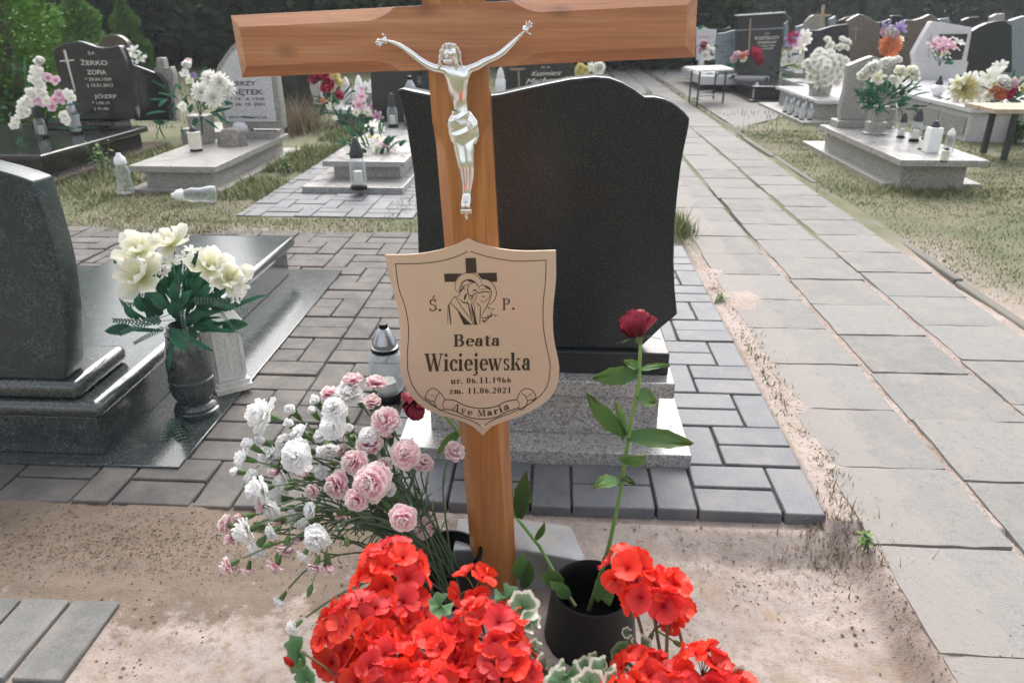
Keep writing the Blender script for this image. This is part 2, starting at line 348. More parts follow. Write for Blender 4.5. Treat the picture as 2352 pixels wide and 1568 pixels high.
def m_soil():
    m, nt, bs = new_mat('sandy_soil'); co = wcoord(nt)
    n = noi(nt, co, 3.2, 8, .68); f = noi(nt, co, 55, 6, .75)
    c = ramp(nt, n, [(.30, (.20, .155, .13)), (.44, (.335, .275, .245)), (.64, (.41, .35, .318))])
    c = mixc(nt, ramp(nt, f, [(.32, .7), (.52, 0)]), c, (.19, .135, .095)); c = mixc(nt, ramp(nt, noi(nt, co, 12, 5, .7), [(.52, 0), (.66, .6)]), c, (.30, .21, .14)); c = mixc(nt, ramp(nt, noi(nt, co, 240, 3, .6), [(.35, .3), (.5, 0)]), c, (.26, .21, .18))
    far = node(nt, 'ShaderNodeSeparateXYZ'); nt.links.new(co, far.inputs[0])
    g = ramp(nt, noi(nt, co, 1.7, 6, .65), [(.36, (.085, .10, .045)), (.52, (.13, .13, .07)), (.68, (.20, .175, .13))])
    k = node(nt, 'ShaderNodeMapRange'); k.inputs[1].default_value = 3.3; k.inputs[2].default_value = 3.9; nt.links.new(far.outputs[1], k.inputs[0])
    k2 = node(nt, 'ShaderNodeMapRange'); k2.inputs[1].default_value = 1.7; k2.inputs[2].default_value = 2.1; nt.links.new(far.outputs[0], k2.inputs[0])
    k3 = node(nt, 'ShaderNodeMapRange'); k3.inputs[1].default_value = .35; k3.inputs[2].default_value = -.1; nt.links.new(far.outputs[1], k3.inputs[0]); mx3 = node(nt, 'ShaderNodeMath', operation='MAXIMUM'); nt.links.new(k3.outputs[0], mx3.inputs[0]); nt.links.new(k.outputs[0], mx3.inputs[1])  # unseen ground behind the camera coloured as grass to cut warm bounce and reflections
    dd = node(nt, 'ShaderNodeVectorMath', operation='DISTANCE'); mpd = node(nt, 'ShaderNodeMapping'); nt.links.new(co, mpd.inputs[0]); mpd.inputs['Scale'].default_value = (.28, 1, 0); nt.links.new(mpd.outputs[0], dd.inputs[0]); dd.inputs[1].default_value = (-1.0 * .28, 1.25, 0)
    md = node(nt, 'ShaderNodeMath', operation='MULTIPLY_ADD'); nt.links.new(noi(nt, co, 16, 6, .75), md.inputs[0]); md.inputs[1].default_value = -.42; nt.links.new(dd.outputs['Value'], md.inputs[2])
    c = mixc(nt, ramp(nt, md.outputs[0], [(0.0, .85)] if False else [(.0, .85), (.001, .85)]) if False else ramp(nt, md.outputs[0], [(0, .8), (.05, 0)]), c, (.15, .11, .075))
    mx = node(nt, 'ShaderNodeMath', operation='MAXIMUM'); nt.links.new(mx3.outputs[0], mx.inputs[0]); nt.links.new(k2.outputs[0], mx.inputs[1])
    c = mixc(nt, mx.outputs[0], c, g)
    nt.links.new(c, bs.inputs['Base Color']); bs.inputs['Roughness'].default_value = .95
    f2 = noi(nt, co, 190, 5, .7); add = node(nt, 'ShaderNodeMath', operation='ADD'); nt.links.new(f, add.inputs[0]); nt.links.new(f2, add.inputs[1]); bump(nt, bs, add.outputs[0], .005, .6); return m
M['soil'] = m_soil()
def leafy(name, stops, trl=.2, rough=.6, sc=3.0):
    m, nt, bs = new_mat(name); co = coord(nt)
    at = node(nt, 'ShaderNodeAttribute', attribute_name='grad')
    c = mixc(nt, .5, ramp(nt, at.outputs['Fac'], stops), ramp(nt, noi(nt, co, sc, 4), stops))
    nt.links.new(c, bs.inputs['Base Color']); bs.inputs['Roughness'].default_value = rough; bs.inputs['Specular IOR Level'].default_value = .2
    return m
M['grass'] = leafy('grass_blades', [(0, (.10, .14, .045)), (.5, (.20, .22, .10)), (1, (.36, .32, .21))], sc=.9)
M['drygrass'] = leafy('dry_grass', [(0, (.17, .135, .085)), (1, (.33, .27, .18))], sc=1)
M['weed'] = leafy('weed_leaves', [(0, (.06, .13, .03)), (1, (.16, .26, .07))])
M['thuja'] = leafy('thuja_foliage', [(0, (.045, .11, .02)), (.5, (.12, .25, .045)), (1, (.20, .38, .075))], sc=5)
M['thujadark'] = leafy('dark_conifer_foliage', [(0, (.016, .024, .012)), (.5, (.034, .052, .024)), (1, (.06, .095, .04))], sc=2)
M['treefar'] = leafy('pine_wood_foliage', [(0, (.04, .055, .045)), (.5, (.08, .11, .085)), (1, (.12, .16, .12))], sc=1)
M['bark'] = plain('tree_bark', (.09, .07, .055), .9, var=.4, sc=6, bp=.01)
def m_glass(name, c, rough=.08, tint=.85):
    m, nt, bs = new_mat(name); bs.inputs['Base Color'].default_value = (*c, 1); bs.inputs['Roughness'].default_value = rough
    bs.inputs['Transmission Weight'].default_value = tint; bs.inputs['IOR'].default_value = 1.3; return m
def m_thin(name, tr, mixf, rough, dif):
    m = bpy.data.materials.new(name); m.use_nodes = True; nt = m.node_tree; nt.nodes.clear()
    out = nt.nodes.new('ShaderNodeOutputMaterial'); t = nt.nodes.new('ShaderNodeBsdfTransparent'); t.inputs[0].default_value = (*tr, 1)
    p = nt.nodes.new('ShaderNodeBsdfPrincipled'); p.inputs['Base Color'].default_value = (*dif, 1); p.inputs['Roughness'].default_value = rough; p.inputs['Specular IOR Level'].default_value = 1
    fr = nt.nodes.new('ShaderNodeLayerWeight'); fr.inputs[0].default_value = .45; mr = nt.nodes.new('ShaderNodeMapRange'); mr.inputs[3].default_value = mixf; mr.inputs[4].default_value = min(1, mixf + .6)
    mx = nt.nodes.new('ShaderNodeMixShader'); nt.links.new(fr.outputs['Facing'], mr.inputs[0]); nt.links.new(mr.outputs[0], mx.inputs[0]); nt.links.new(t.outputs[0], mx.inputs[1]); nt.links.new(p.outputs[0], mx.inputs[2]); nt.links.new(mx.outputs[0], out.inputs[0]); return m
M['glass'] = m_thin('clear_glass', (.93, .95, .96), .14, .08, (.6, .64, .66)); M['frost'] = m_thin('frosted_glass', (.9, .91, .92), .38, .15, (.72, .74, .76))
M['whiteled'] = plain('glossy_white_glass', (.78, .78, .80), .12, var=.03)

# ------------------------------------------------------------------ ground and paving
M['bed'] = plain('dark_joint_sand', (.055, .05, .045), .95, var=.35, sc=40)
def ground_h(x, y):
    h = -.014
    if y < 1.40 and x > -2.2:
        t = min(1, max(0, (x + .25) / .8)); h = -.006 - .066 * t * t * (3 - 2 * t)
        if x > .66 and x > 0: h = -.072 + min(1, (x - .66) / .045) * .068
        h += .014 * noise.noise(Vector((x * 5, y * 5, 3))) + .007 * noise.noise(Vector((x * 15, y * 17, 9))) + .0045 * noise.noise(Vector((x * 40, y * 45, 1)))
        b = min(1, (1.40 - y) / .08); h = min(h, -.004)
        if x < -.8 and y < 1.1: h = min(h, -.009)
        return h * b + (-.02) * (1 - b) if x > 0 else h
    if x > .66 and y < 3.7: h = -.008 + .007 * noise.noise(Vector((x * 9, y * 6, 5))) + .003 * noise.noise(Vector((x * 30, y * 30, 5)))
    if .64 < x < .90 and 1.39 < y < 3.2: h = -.001 + .009 * noise.noise(Vector((x * 7, y * 3.2, 12))) + .0025 * noise.noise(Vector((x * 30, y * 30, 5))) - max(0, x - .72) * .03; return h
    if y > 3.5 or x > 1.7: h = -.006 + .02 * noise.noise(Vector((x * 1.5, y * 1.5, 2))) + .006 * noise.noise(Vector((x * 8, y * 8, 5)))
    if (-2.2 if y < 2.9 else -3.0) < x < .66 and 1.36 < y < 3.62: h = -.03
    if -1.85 < x < -.7 and 3.95 < y < 7.4: h = min(h, -.012)
    if .68 < x < 1.7: h = min(h, -.005 + .004 * noise.noise(Vector((x * 6, y * 4, 8))))
    return h
def axis_pts(lo, hi, a, b, fine, coarse):
    out = []; v = a
    while v < b: out.append(v); v += fine
    r = b; st = fine
    while r < hi: out.append(r); st *= coarse; r += st
    out.append(hi); l = a; st = fine
    while l > lo: st *= coarse; l -= st; out.insert(0, max(l, lo))
    return out
xs = axis_pts(-160, 160, -1.6, 1.5, .011, 1.10); ys = axis_pts(-60, 240, .3, 2.4, .012, 1.05)
g = MB(); nx = len(xs)
g.add([(x, y, ground_h(x, y)) for y in ys for x in xs], [(j * nx + i, j * nx + i + 1, (j + 1) * nx + i + 1, (j + 1) * nx + i) for j in range(len(ys) - 1) for i in range(nx - 1)])
struct('ground', g, M['soil'], smooth=80)

def paving(name, mat, cells, top=0.0, th=.055, seed=1):
    root = bpy.data.objects.new(name, None); link(root); root['kind'] = 'structure'
    r = random.Random(seed); cache = {}
    for (x0, x1, y0, y1) in cells:
        w, d = x1 - x0 - .006, y1 - y0 - .006; key = (round(w, 2), round(d, 2))
        if key not in cache:
            cache[key] = MB().box(-w / 2, w / 2, -d / 2, d / 2, -th, 0).mesh('paver', mat, bevel=.0035, seg=1)
        o = bpy.data.objects.new('paver', cache[key]); link(o, root)
        o.location = ((x0 + x1) / 2 + r.uniform(-.001, .001), (y0 + y1) / 2 + r.uniform(-.001, .001), top + r.uniform(-.003, .0022))
        o.rotation_euler = (r.uniform(-.006, .006), r.uniform(-.006, .006), r.uniform(-.008, .008))
    return root
def pattern(xr, xl, y0, y1, skip=None, a=.195, b=.0975):
    cells = []; row = 0; y = y0
    while y < y1 - .02:
        x = xr; first = row % 2 == 0; k = 0
        while x > xl + .03:
            if (k % 2 == 0) == first: cells.append((max(x - b, xl), x, y, y + a)); x -= b
            else:
                x2 = max(x - a, xl); cells.append((x2, x, y, y + b)); cells.append((x2, x, y + b, y + a)); x -= a
            k += 1
        y += a; row += 1
    return [c for c in cells if not (skip and skip(*c))]
bd = MB()
for q in ((-2.16, .632, 1.44, 3.56), (-2.95, -2.165, 2.96, 3.6), (-1.80, -.78, 4.04, 7.3)): bd.box(q[0], q[1], q[2], q[3], -.045, -.0085)
struct('paving_bed', bd, M['bed'], smooth=0)
in_hs = lambda x0, x1, y0, y1: x0 > -.42 and x1 < .34 and y0 > 1.66
in_lg = lambda x0, x1, y0, y1: x1 < -.95 and y0 > 1.56 and y1 < 3.0
paving('paved_surround', M['paver_b'], pattern(.645, -.43, 1.42, 3.55, in_hs), seed=3)
paving('pavement', M['paver_o'], pattern(-.44, -2.15, 1.375, 3.62, in_lg) + pattern(-2.165, -2.95, 2.96, 3.6), seed=4)
M['paver_g'] = m_paver('grey_concrete_paver', (.135, .135, .13), (.175, .175, .17), (.24, .22, .2), .8)
paving('paved_corner', M['paver_g'], [(x - .0975, x, .875, 1.07) for x in (-.822, -.922, -1.022, -1.122, -1.222)] + [(x - .195, x, .775, .872) for x in (-.85, -1.047, -1.244)], top=.001, seed=5)
paving('paved_plot', M['paver_b'], pattern(-.78, -1.8, 4.03, 7.3, lambda a, b, c, d: a > -1.52 and b < -1.0 and c > 4.7 and d < 6.5), top=-.004, seed=6)
cells = []
for c, (x0, x1) in enumerate(((.712, 1.004), (1.030, 1.338), (1.362, 1.672))):
    y = .42 + (.0, -.05, .06)[c]
    while y < 19:
        cells.append((x0 + rnd.uniform(-.006, .006), x1 + rnd.uniform(-.006, .006), y, y + .302)); y += .302
path = bpy.data.objects.new('path', None); link(path); path['kind'] = 'structure'
slabs = []
for k in range(3):
    mb = MB(); n = 7; r2 = random.Random(k); vs_ = []
    for j in range(n + 1):
        for i in range(n + 1):
            x = -.155 + .31 * i / n; y = -.148 + .296 * j / n; e = .0025 if i in (0, n) or j in (0, n) else 0
            vs_.append((x + (r2.uniform(-e, e)), y + r2.uniform(-e, e), r2.uniform(-.001, .001) - e * .6))
    fs = [(j * (n + 1) + i, j * (n + 1) + i + 1, (j + 1) * (n + 1) + i + 1, (j + 1) * (n + 1) + i) for j in range(n) for i in range(n)]
    rim = [i for i in range(n + 1)] + [j * (n + 1) + n for j in range(1, n + 1)] + [n * (n + 1) + i for i in range(n - 1, -1, -1)] + [j * (n + 1) for j in range(n - 1, 0, -1)]
    b0 = len(vs_); vs_ += [(vs_[i][0], vs_[i][1], -.05) for i in rim]
    fs += [(rim[(i + 1) % len(rim)], rim[i], b0 + i, b0 + (i + 1) % len(rim)) for i in range(len(rim))]
    slabs.append(mb.add(vs_, fs).mesh('slab', M['pathslab'], smooth=40))
for i, (x0, x1, y0, y1) in enumerate(cells):
    o = bpy.data.objects.new('slab', slabs[i % 3]); link(o, path)
    o.location = ((x0 + x1) / 2, (y0 + y1) / 2, rnd.uniform(-.0015, .002)); o.scale = ((x1 - x0 - .001) / .31, (y1 - y0 - .006) / .296, 1)
    o.rotation_euler = (rnd.uniform(-.005, .005), rnd.uniform(-.006, .006), rnd.uniform(-.012, .012) + (math.pi if i % 2 else 0))
kerb = bpy.data.objects.new('path_kerb', None); link(kerb); kerb['kind'] = 'structure'
M['kerb'] = m_paver('weathered_kerb_concrete', (.13, .125, .11), (.19, .18, .16), (.17, .15, .12), .95)
km = MB().box(-.022, .022, -.485, .485, -.08, 0).mesh('kerb_stone', M['kerb'], bevel=.009)
for i in range(15):
    o = bpy.data.objects.new('kerb_stone', km); link(o, kerb); o.location = (1.745 + rnd.uniform(-.01, .01), 2.6 + i * .99, 0.004 + rnd.uniform(-.005, .005)); o.rotation_euler.z = rnd.uniform(-.012, .012)

# ------------------------------------------------------------------ wooden cross (leans a little to the left)
LEAN = R(2.62); CO = Vector((-.101, 1.16, -.004)); cl, sl = math.cos(LEAN), math.sin(LEAN)
def cr(s, y, h): return Vector((CO.x + s * cl - h * sl, CO.y + y, CO.z + s * sl + h * cl))
def beam(root, name, secs, half, depth, fn, mat, front=0.0, bk=None):
    mb = MB(); vs = []
    for t, c, inset in secs:              # position along, chamfer, how far the end face is set in
        w = half
        vs += [(-w, depth), (-w, front + c + inset * .0), (-w + c, front), (w - c, front), (w, front + c), (w, depth)] if inset == 0 else \
              [(-w + 0, depth), (-w, front + c), (-w + .0005, front + c), (w - .0005, front + c), (w, front + c + .0002), (w, depth)]
    n = 6; P = [fn(vs[i][0], vs[i][1], secs[i // n][0]) for i in range(len(vs))]
    fs = [(j * n + k, j * n + (k + 1) % n, (j + 1) * n + (k + 1) % n, (j + 1) * n + k) for j in range(len(secs) - 1) for k in range(n)]
    fs += [tuple(range(n - 1, -1, -1)), tuple(range((len(secs) - 1) * n, len(secs) * n))]
    mb.add(P, fs); bm = bmesh.new(); me = mb.mesh('t', mat, smooth=0); bm.from_mesh(me); bmesh.ops.recalc_face_normals(bm, faces=bm.faces)
    bm.to_mesh(me); bm.free()
    m2 = MB(); m2.add([v.co.copy() for v in me.vertices], [tuple(p.vertices) for p in me.polygons])
    return part(name, m2, mat, root, smooth=7, bevel=.0011, seg=2, ang=25)
BH = 1.0215; C = .0165
cross = thing('wooden_cross', 'glossy orange-brown wooden grave cross in the centre, leaning slightly left', 'cross', CO)
def stops(a, b):                          # chamfer fading in and out between a and b
    out = []
    for k in range(7):
        t = k / 6; out.append((a + .045 * t, C * (1 - (1 - t) ** 2) + .0002, 0))
    for k in range(7):
        t = k / 6; out.append((b - .045 * (1 - t), C * (1 - t * t) + .0002, 0))
    return out
L0, L1 = -.335, .349
secs = [(L0, C, 1), (L0 + C, C, 0)] + [(-.13 + .045 * k / 6, C * (1 - (k / 6) ** 2) + .0002, 0) for k in range(7)] + \
       [(.13 - .045 + .045 * k / 6, C * (1 - (1 - k / 6) ** 2) + .0002, 0) for k in range(7)] + [(L1 - C, C, 0), (L1, C, 1)]
beam(cross, 'crossbar', secs, .0437, .034, lambda a, y, t: cr(t, y, BH - a), M['woodh'])
secs = [(-.16, C, 0)] + [(BH - .165 + .045 * k / 6, C * (1 - (k / 6) ** 2) + .0002, 0) for k in range(7)] + \
       [(BH + .085 + .045 * k / 6, C * (1 - (1 - k / 6) ** 2) + .0002, 0) for k in range(7)] + [(1.2 - C, C, 0), (1.2, C, 1)]
beam(cross, 'post', secs, .0447, .0325, lambda a, y, t: cr(a, y + .0016, t), M['wood'])

# ------------------------------------------------------------------ crucifix figure (polished metal, one body)
def skin(name, pts, edges, mat, sub=2):
    me = bpy.data.meshes.new(name); me.from_pydata([p[0] for p in pts], edges, [])
    o = bpy.data.objects.new(name, me); COL.objects.link(o)
    sm = o.modifiers.new('s', 'SKIN'); sm.use_smooth_shade = True; sm.branch_smoothing = .6
    ly = me.skin_vertices[0].data
    for i, p in enumerate(pts):
        r = p[1]; ly[i].radius = r if isinstance(r, tuple) else (r, r)
    ly[0].use_root = True
    ss = o.modifiers.new('d', 'SUBSURF'); ss.levels = sub
    dg = bpy.context.evaluated_depsgraph_get(); ev = o.evaluated_get(dg); m2 = bpy.data.meshes.new_from_object(ev)
    bpy.data.objects.remove(o); mb = MB(); mb.add([v.co.copy() for v in m2.vertices], [tuple(p.vertices) for p in m2.polygons]); return mb
K = .000223 * 1000 / 1000
def fg(x, y, d=0.0):
    p = gy(*ZC(x, y), 1.145); p.y -= d; return p
def chain(P, E, lst, start=None):
    prev = start
    for x, y, d, r in lst:
        P.append((fg(x, y, d), r * K if not isinstance(r, tuple) else (r[0] * K, r[1] * K)))
        if prev is not None: E.append((prev, len(P) - 1))
        prev = len(P) - 1
    return prev
P_, E_ = [], []
chain(P_, E_, [(704, 860, .004, (62, 82))])                                                  # pelvis (root)
t = chain(P_, E_, [(690, 770, .003, (48, 62)), (678, 700, .000, (44, 56)), (668, 640, .004, (56, 78)), (664, 570, .008, (60, 92)), (664, 505, .008, (50, 90)), (655, 455, .012, 32)], 0)
chest = 5
chain(P_, E_, [(645, 425, .018, 38), (628, 375, .024, (54, 50)), (618, 325, .024, (48, 46))], t)
la = chain(P_, E_, [(585, 480, .007, 36), (520, 478, .005, 32), (455, 450, .004, 29), (385, 405, .003, 24), (345, 372, .003, 26), (290, 332, .002, 21), (228, 300, .001, 14), (200, 292, .001, (20, 12)), (172, 284, .001, (26, 11))], chest)
ra = chain(P_, E_, [(745, 478, .007, 36), (800, 462, .005, 33), (860, 425, .004, 29), (925, 400, .003, 25), (970, 372, .003, 26), (1030, 315, .002, 21), (1085, 262, .001, 14), (1105, 242, .001, (20, 12)), (1130, 216, .001, (26, 11))], chest)
for s, off in ((-1, 0), (1, 1)):
    chain(P_, E_, [(704 + s * 34, 930, .006, 52), (710 + s * 32, 1010, .009, 44), (722 + s * 26, 1100, .013, 36), (730 + s * 24, 1140, .015, 34), (732 + s * 22, 1190, .010, 33), (732 + s * 17, 1260, .005, 27), (728 + s * 13, 1330, .003, 17), (728 + s * 13, 1360, .004, 18), (726 + s * 16, 1400, .010, 19), (724 + s * 17, 1435, .014, 17)], 0)
body = skin('b', P_, E_, M['silver'])
for side, (wx, wy), dr in ((-1, (168, 284), math.radians(196)), (1, (1133, 212), math.radians(52))):   # fingers
    body.tube([fg(wx - math.cos(dr) * 14, wy + math.sin(dr) * 14, .002), fg(wx, wy, .003), fg(wx + math.cos(dr) * 20, wy - math.sin(dr) * 20, .003)], [15 * K, 27 * K, 26 * K], 8)
    for i, (a, Lf) in enumerate(((-26, 34), (-9, 43), (7, 44), (22, 36), (72 if side < 0 else 72, 30))):
        an = dr + math.radians(a * (-1 if side > 0 else -1)); bx = wx + (math.cos(an) * 16 if i < 4 else -math.cos(dr) * 12 + math.cos(an) * 16); by = wy - (math.sin(an) * 16 if i < 4 else -math.sin(dr) * 12 + math.sin(an) * 16)
        pth = [fg(bx + math.cos(an) * Lf * q * 1.0, by - math.sin(an) * Lf * q, .002 + .006 * q * q) for q in (0, .45, .9, 1.2)]
        body.tube(pth, [8 * K, 7.6 * K, 6.6 * K, 4.2 * K], 6)
body.tube([fg(616, 372, .033), fg(613, 392, .041), fg(614, 402, .037)], [4 * K, 9 * K, 5 * K], 6)         # nose
for ex in (598, 634): body.lathe([(0.1 * K, -6 * K), (7 * K, -3 * K), (8 * K, 0), (7 * K, 3 * K), (.1 * K, 6 * K)], 8, tuple(fg(ex, 372, .0345)), cap=False)
corpus = thing('crucifix_figure', 'polished silver metal figure of the crucified Christ fixed to the wooden cross', 'statue', fg(725, 1480))
part('body', body, M['silver'], corpus, smooth=180)
hair = MB(); hr = random.Random(3)
for k in range(26):                       # hair and beard as wavy locks
    a = R(-195 + 210 * k / 25); cx, cy = 622 + 52 * math.cos(a), 355 + 56 * math.sin(a) * (.9)
    side = math.cos(a)
    pth = []
    for q in range(7):
        w = q / 6
        pth.append(fg(628 + (cx - 628) * (.35 + .75 * min(1, w * 2)) + side * 22 * w + 5 * math.sin(k + q * 1.7), 300 + (cy - 300) * min(1, w * 2) + max(0, w - .4) * 190 * (.5 + abs(side) * .6), .034 - .012 * abs(side) - .012 * w + .002 * math.sin(k * 2.1 + q)))
    hair.tube(pth, [3 * K, 9 * K, 11 * K, 11 * K, 10 * K, 8 * K, 3 * K], 6)
for k in range(9):
    x0 = 590 + k * 6.5; hair.tube([fg(x0, 404, .036), fg(x0 + 2, 425, .036), fg((x0 + 616) / 2 + 6, 452, .030)], [5 * K, 7 * K, 2 * K], 5)
part('hair', hair, M['silver'], corpus, smooth=180)
cloth = MB(); rows = 18; cols = 40; vs = []
for j in range(rows + 1):
    v = j / rows; y = 765 + 215 * v
    wd = 66 + 44 * math.sin(min(1, v * 1.25) * math.pi * .62) - 14 * max(0, v - .7) / .3
    cx = 692 + 24 * v
    for i in range(cols):
        a = 2 * math.pi * i / cols
        f = 3.2 * math.sin(13 * v + 3.6 * math.cos(a + .3)) + 1.6 * math.sin(27 * v + 6 * math.cos(a + .6))
        low = 26 * math.sin(a - .5) * v
        p = fg(cx + (wd + f) * math.cos(a), y + low + 14 * math.cos(a) * v, .006 + (56 + f * 1.2) * K * math.sin(a)); vs.append(p)
cloth.add(vs, [(j * cols + i, j * cols + (i + 1) % cols, (j + 1) * cols + (i + 1) % cols, (j + 1) * cols + i) for j in range(rows) for i in range(cols)])
for k in range(4): cloth.tube([fg(655 + 14 * k, 815 + 4 * k, .020), fg(700 + 12 * k, 855 - 6 * k, .023), fg(765 - 4 * k, 850 + 16 * k, .018), fg(795, 900 + 16 * k, .010)], [4 * K, 8 * K, 8 * K, 4 * K], 6)
part('loincloth', cloth, M['silver'], corpus, smooth=180)
part('foot_bracket', MB().box(*[v for a, b in zip(fg(690, 1475, .016), fg(768, 1443, -.0135)) for v in sorted((a, b))]).lathe([(8 * K, -.012), (11 * K, -.006), (11 * K, 0)], 10, tuple(fg(726, 1478, .004))), M['silver'], corpus, bevel=.001)
for x, y, d in ((192, 292, .006), (1112, 236, .006), (728, 1392, .016)): part('nail', MB().tube([fg(x, y, -.012), fg(x, y, d)], [3 * K, 6 * K], 8), M['silver'], corpus)

# ------------------------------------------------------------------ shield plaque with engraving
PY = 1.1585
def pl(f, x, y, d=0.0):
    p = gy(*f(x, y), 1.1573); p.y -= d; return p
plaque = thing('memorial_plaque', 'beige shield plaque with engraved name, dates and holy couple, screwed to the wooden cross', 'plaque', pl(ZP, 760, 1468))
ol = [(158, 208), (300, 207), (380, 202), (450, 192), (530, 176), (600, 155), (670, 127), (735, 93), (800, 124), (880, 148), (940, 163), (1000, 172), (1070, 179), (1150, 182), (1348, 177), (1350, 360), (1342, 450), (1330, 560), (1326, 650), (1328, 740), (1336, 810), (1350, 880), (1364, 940), (1372, 1000), (1365, 1080), (1350, 1130), (1325, 1180), (1285, 1226), (1240, 1260), (1175, 1297), (1100, 1330), (1040, 1352), (980, 1370), (900, 1405), (838, 1468), (770, 1405), (700, 1370), (640, 1352), (560, 1330), (480, 1302), (420, 1270), (375, 1235), (340, 1195), (308, 1145), (285, 1090), (268, 1040), (260, 990), (260, 920), (264, 860), (265, 790), (261, 720), (252, 640), (240, 560), (217, 470), (190, 380), (170, 290)]
pp = [pl(ZP, x, y) for x, y in ol][::-1]
part('shield', MB().prism([(p.x, p.z) for p in pp], 1.1576, 1.1606), M['plate'], plaque, bevel=.0005, seg=1, smooth=30)
LAY = [0.0]
def stroke(mb, f, pts, w, taper=True, smooth=True):     # an engraved line of width w (view pixels)
    P = [Vector(p) for p in pts]
    if smooth and len(P) > 2:
        Q = []
        for i in range(len(P) - 1):
            p0, p1, p2, p3 = P[max(i - 1, 0)], P[i], P[i + 1], P[min(i + 2, len(P) - 1)]
            for k in range(4):
                t = k / 4; Q.append(.5 * ((2 * p1) + (p2 - p0) * t + (2 * p0 - 5 * p1 + 4 * p2 - p3) * t * t + (3 * p1 - p0 - 3 * p2 + p3) * t ** 3))
        P = Q + [P[-1]]
    n = len(P); vs = []; LAY[0] += 1.2e-6; d = .0003 + LAY[0]
    for i, p in enumerate(P):
        tg = (P[min(i + 1, n - 1)] - P[max(i - 1, 0)]); tg = tg.normalized() if tg.length else Vector((1, 0)); nn = Vector((-tg.y, tg.x))
        ww = w / 2 * (1 if not taper else .45 + .55 * math.sin(math.pi * min(1, max(0, i / (n - 1)))))
        for s in (-1, 1): q = p + nn * ww * s; vs.append(pl(f, q.x, q.y, d))
    mb.add(vs, [(2 * i, 2 * i + 1, 2 * i + 3, 2 * i + 2) for i in range(n - 1)])
def fill(mb, f, pts):
    LAY[0] += 1.2e-6; mb.add([pl(f, x, y, .0003 + LAY[0]) for x, y in pts], [tuple(range(len(pts)))])
b = MB()
stroke(b, ZP, [(741, 180), (640, 226), (520, 255), (400, 268), (228, 270)], 5, False)
stroke(b, ZP, [(741, 180), (850, 215), (960, 238), (1100, 252), (1280, 245)], 5, False)
stroke(b, ZP, [(1279, 245), (1275, 400), (1258, 560), (1264, 740), (1290, 880), (1308, 980), (1290, 1110), (1220, 1205), (1100, 1280), (950, 1340), (885, 1370), (838, 1406)], 5, False)
stroke(b, ZP, [(230, 270), (250, 430), (300, 580), (322, 740), (312, 900), (322, 1040), (372, 1155), (450, 1230), (560, 1293), (700, 1340), (780, 1370), (838, 1406)], 5, False)
part('border_line', b, M['darkink'], plaque, smooth=0)
b = MB()
for q in ([(388, 460), (535, 458), (548, 668), (470, 664), (398, 666)], [(92, 678), (338, 675), (275, 730), (245, 790), (100, 792)], [(556, 668), (826, 664), (831, 790), (752, 792), (690, 756), (608, 746)]): fill(b, ZE, q)
part('cross_emblem', b, M['darkink'], plaque, smooth=0)
b = MB()
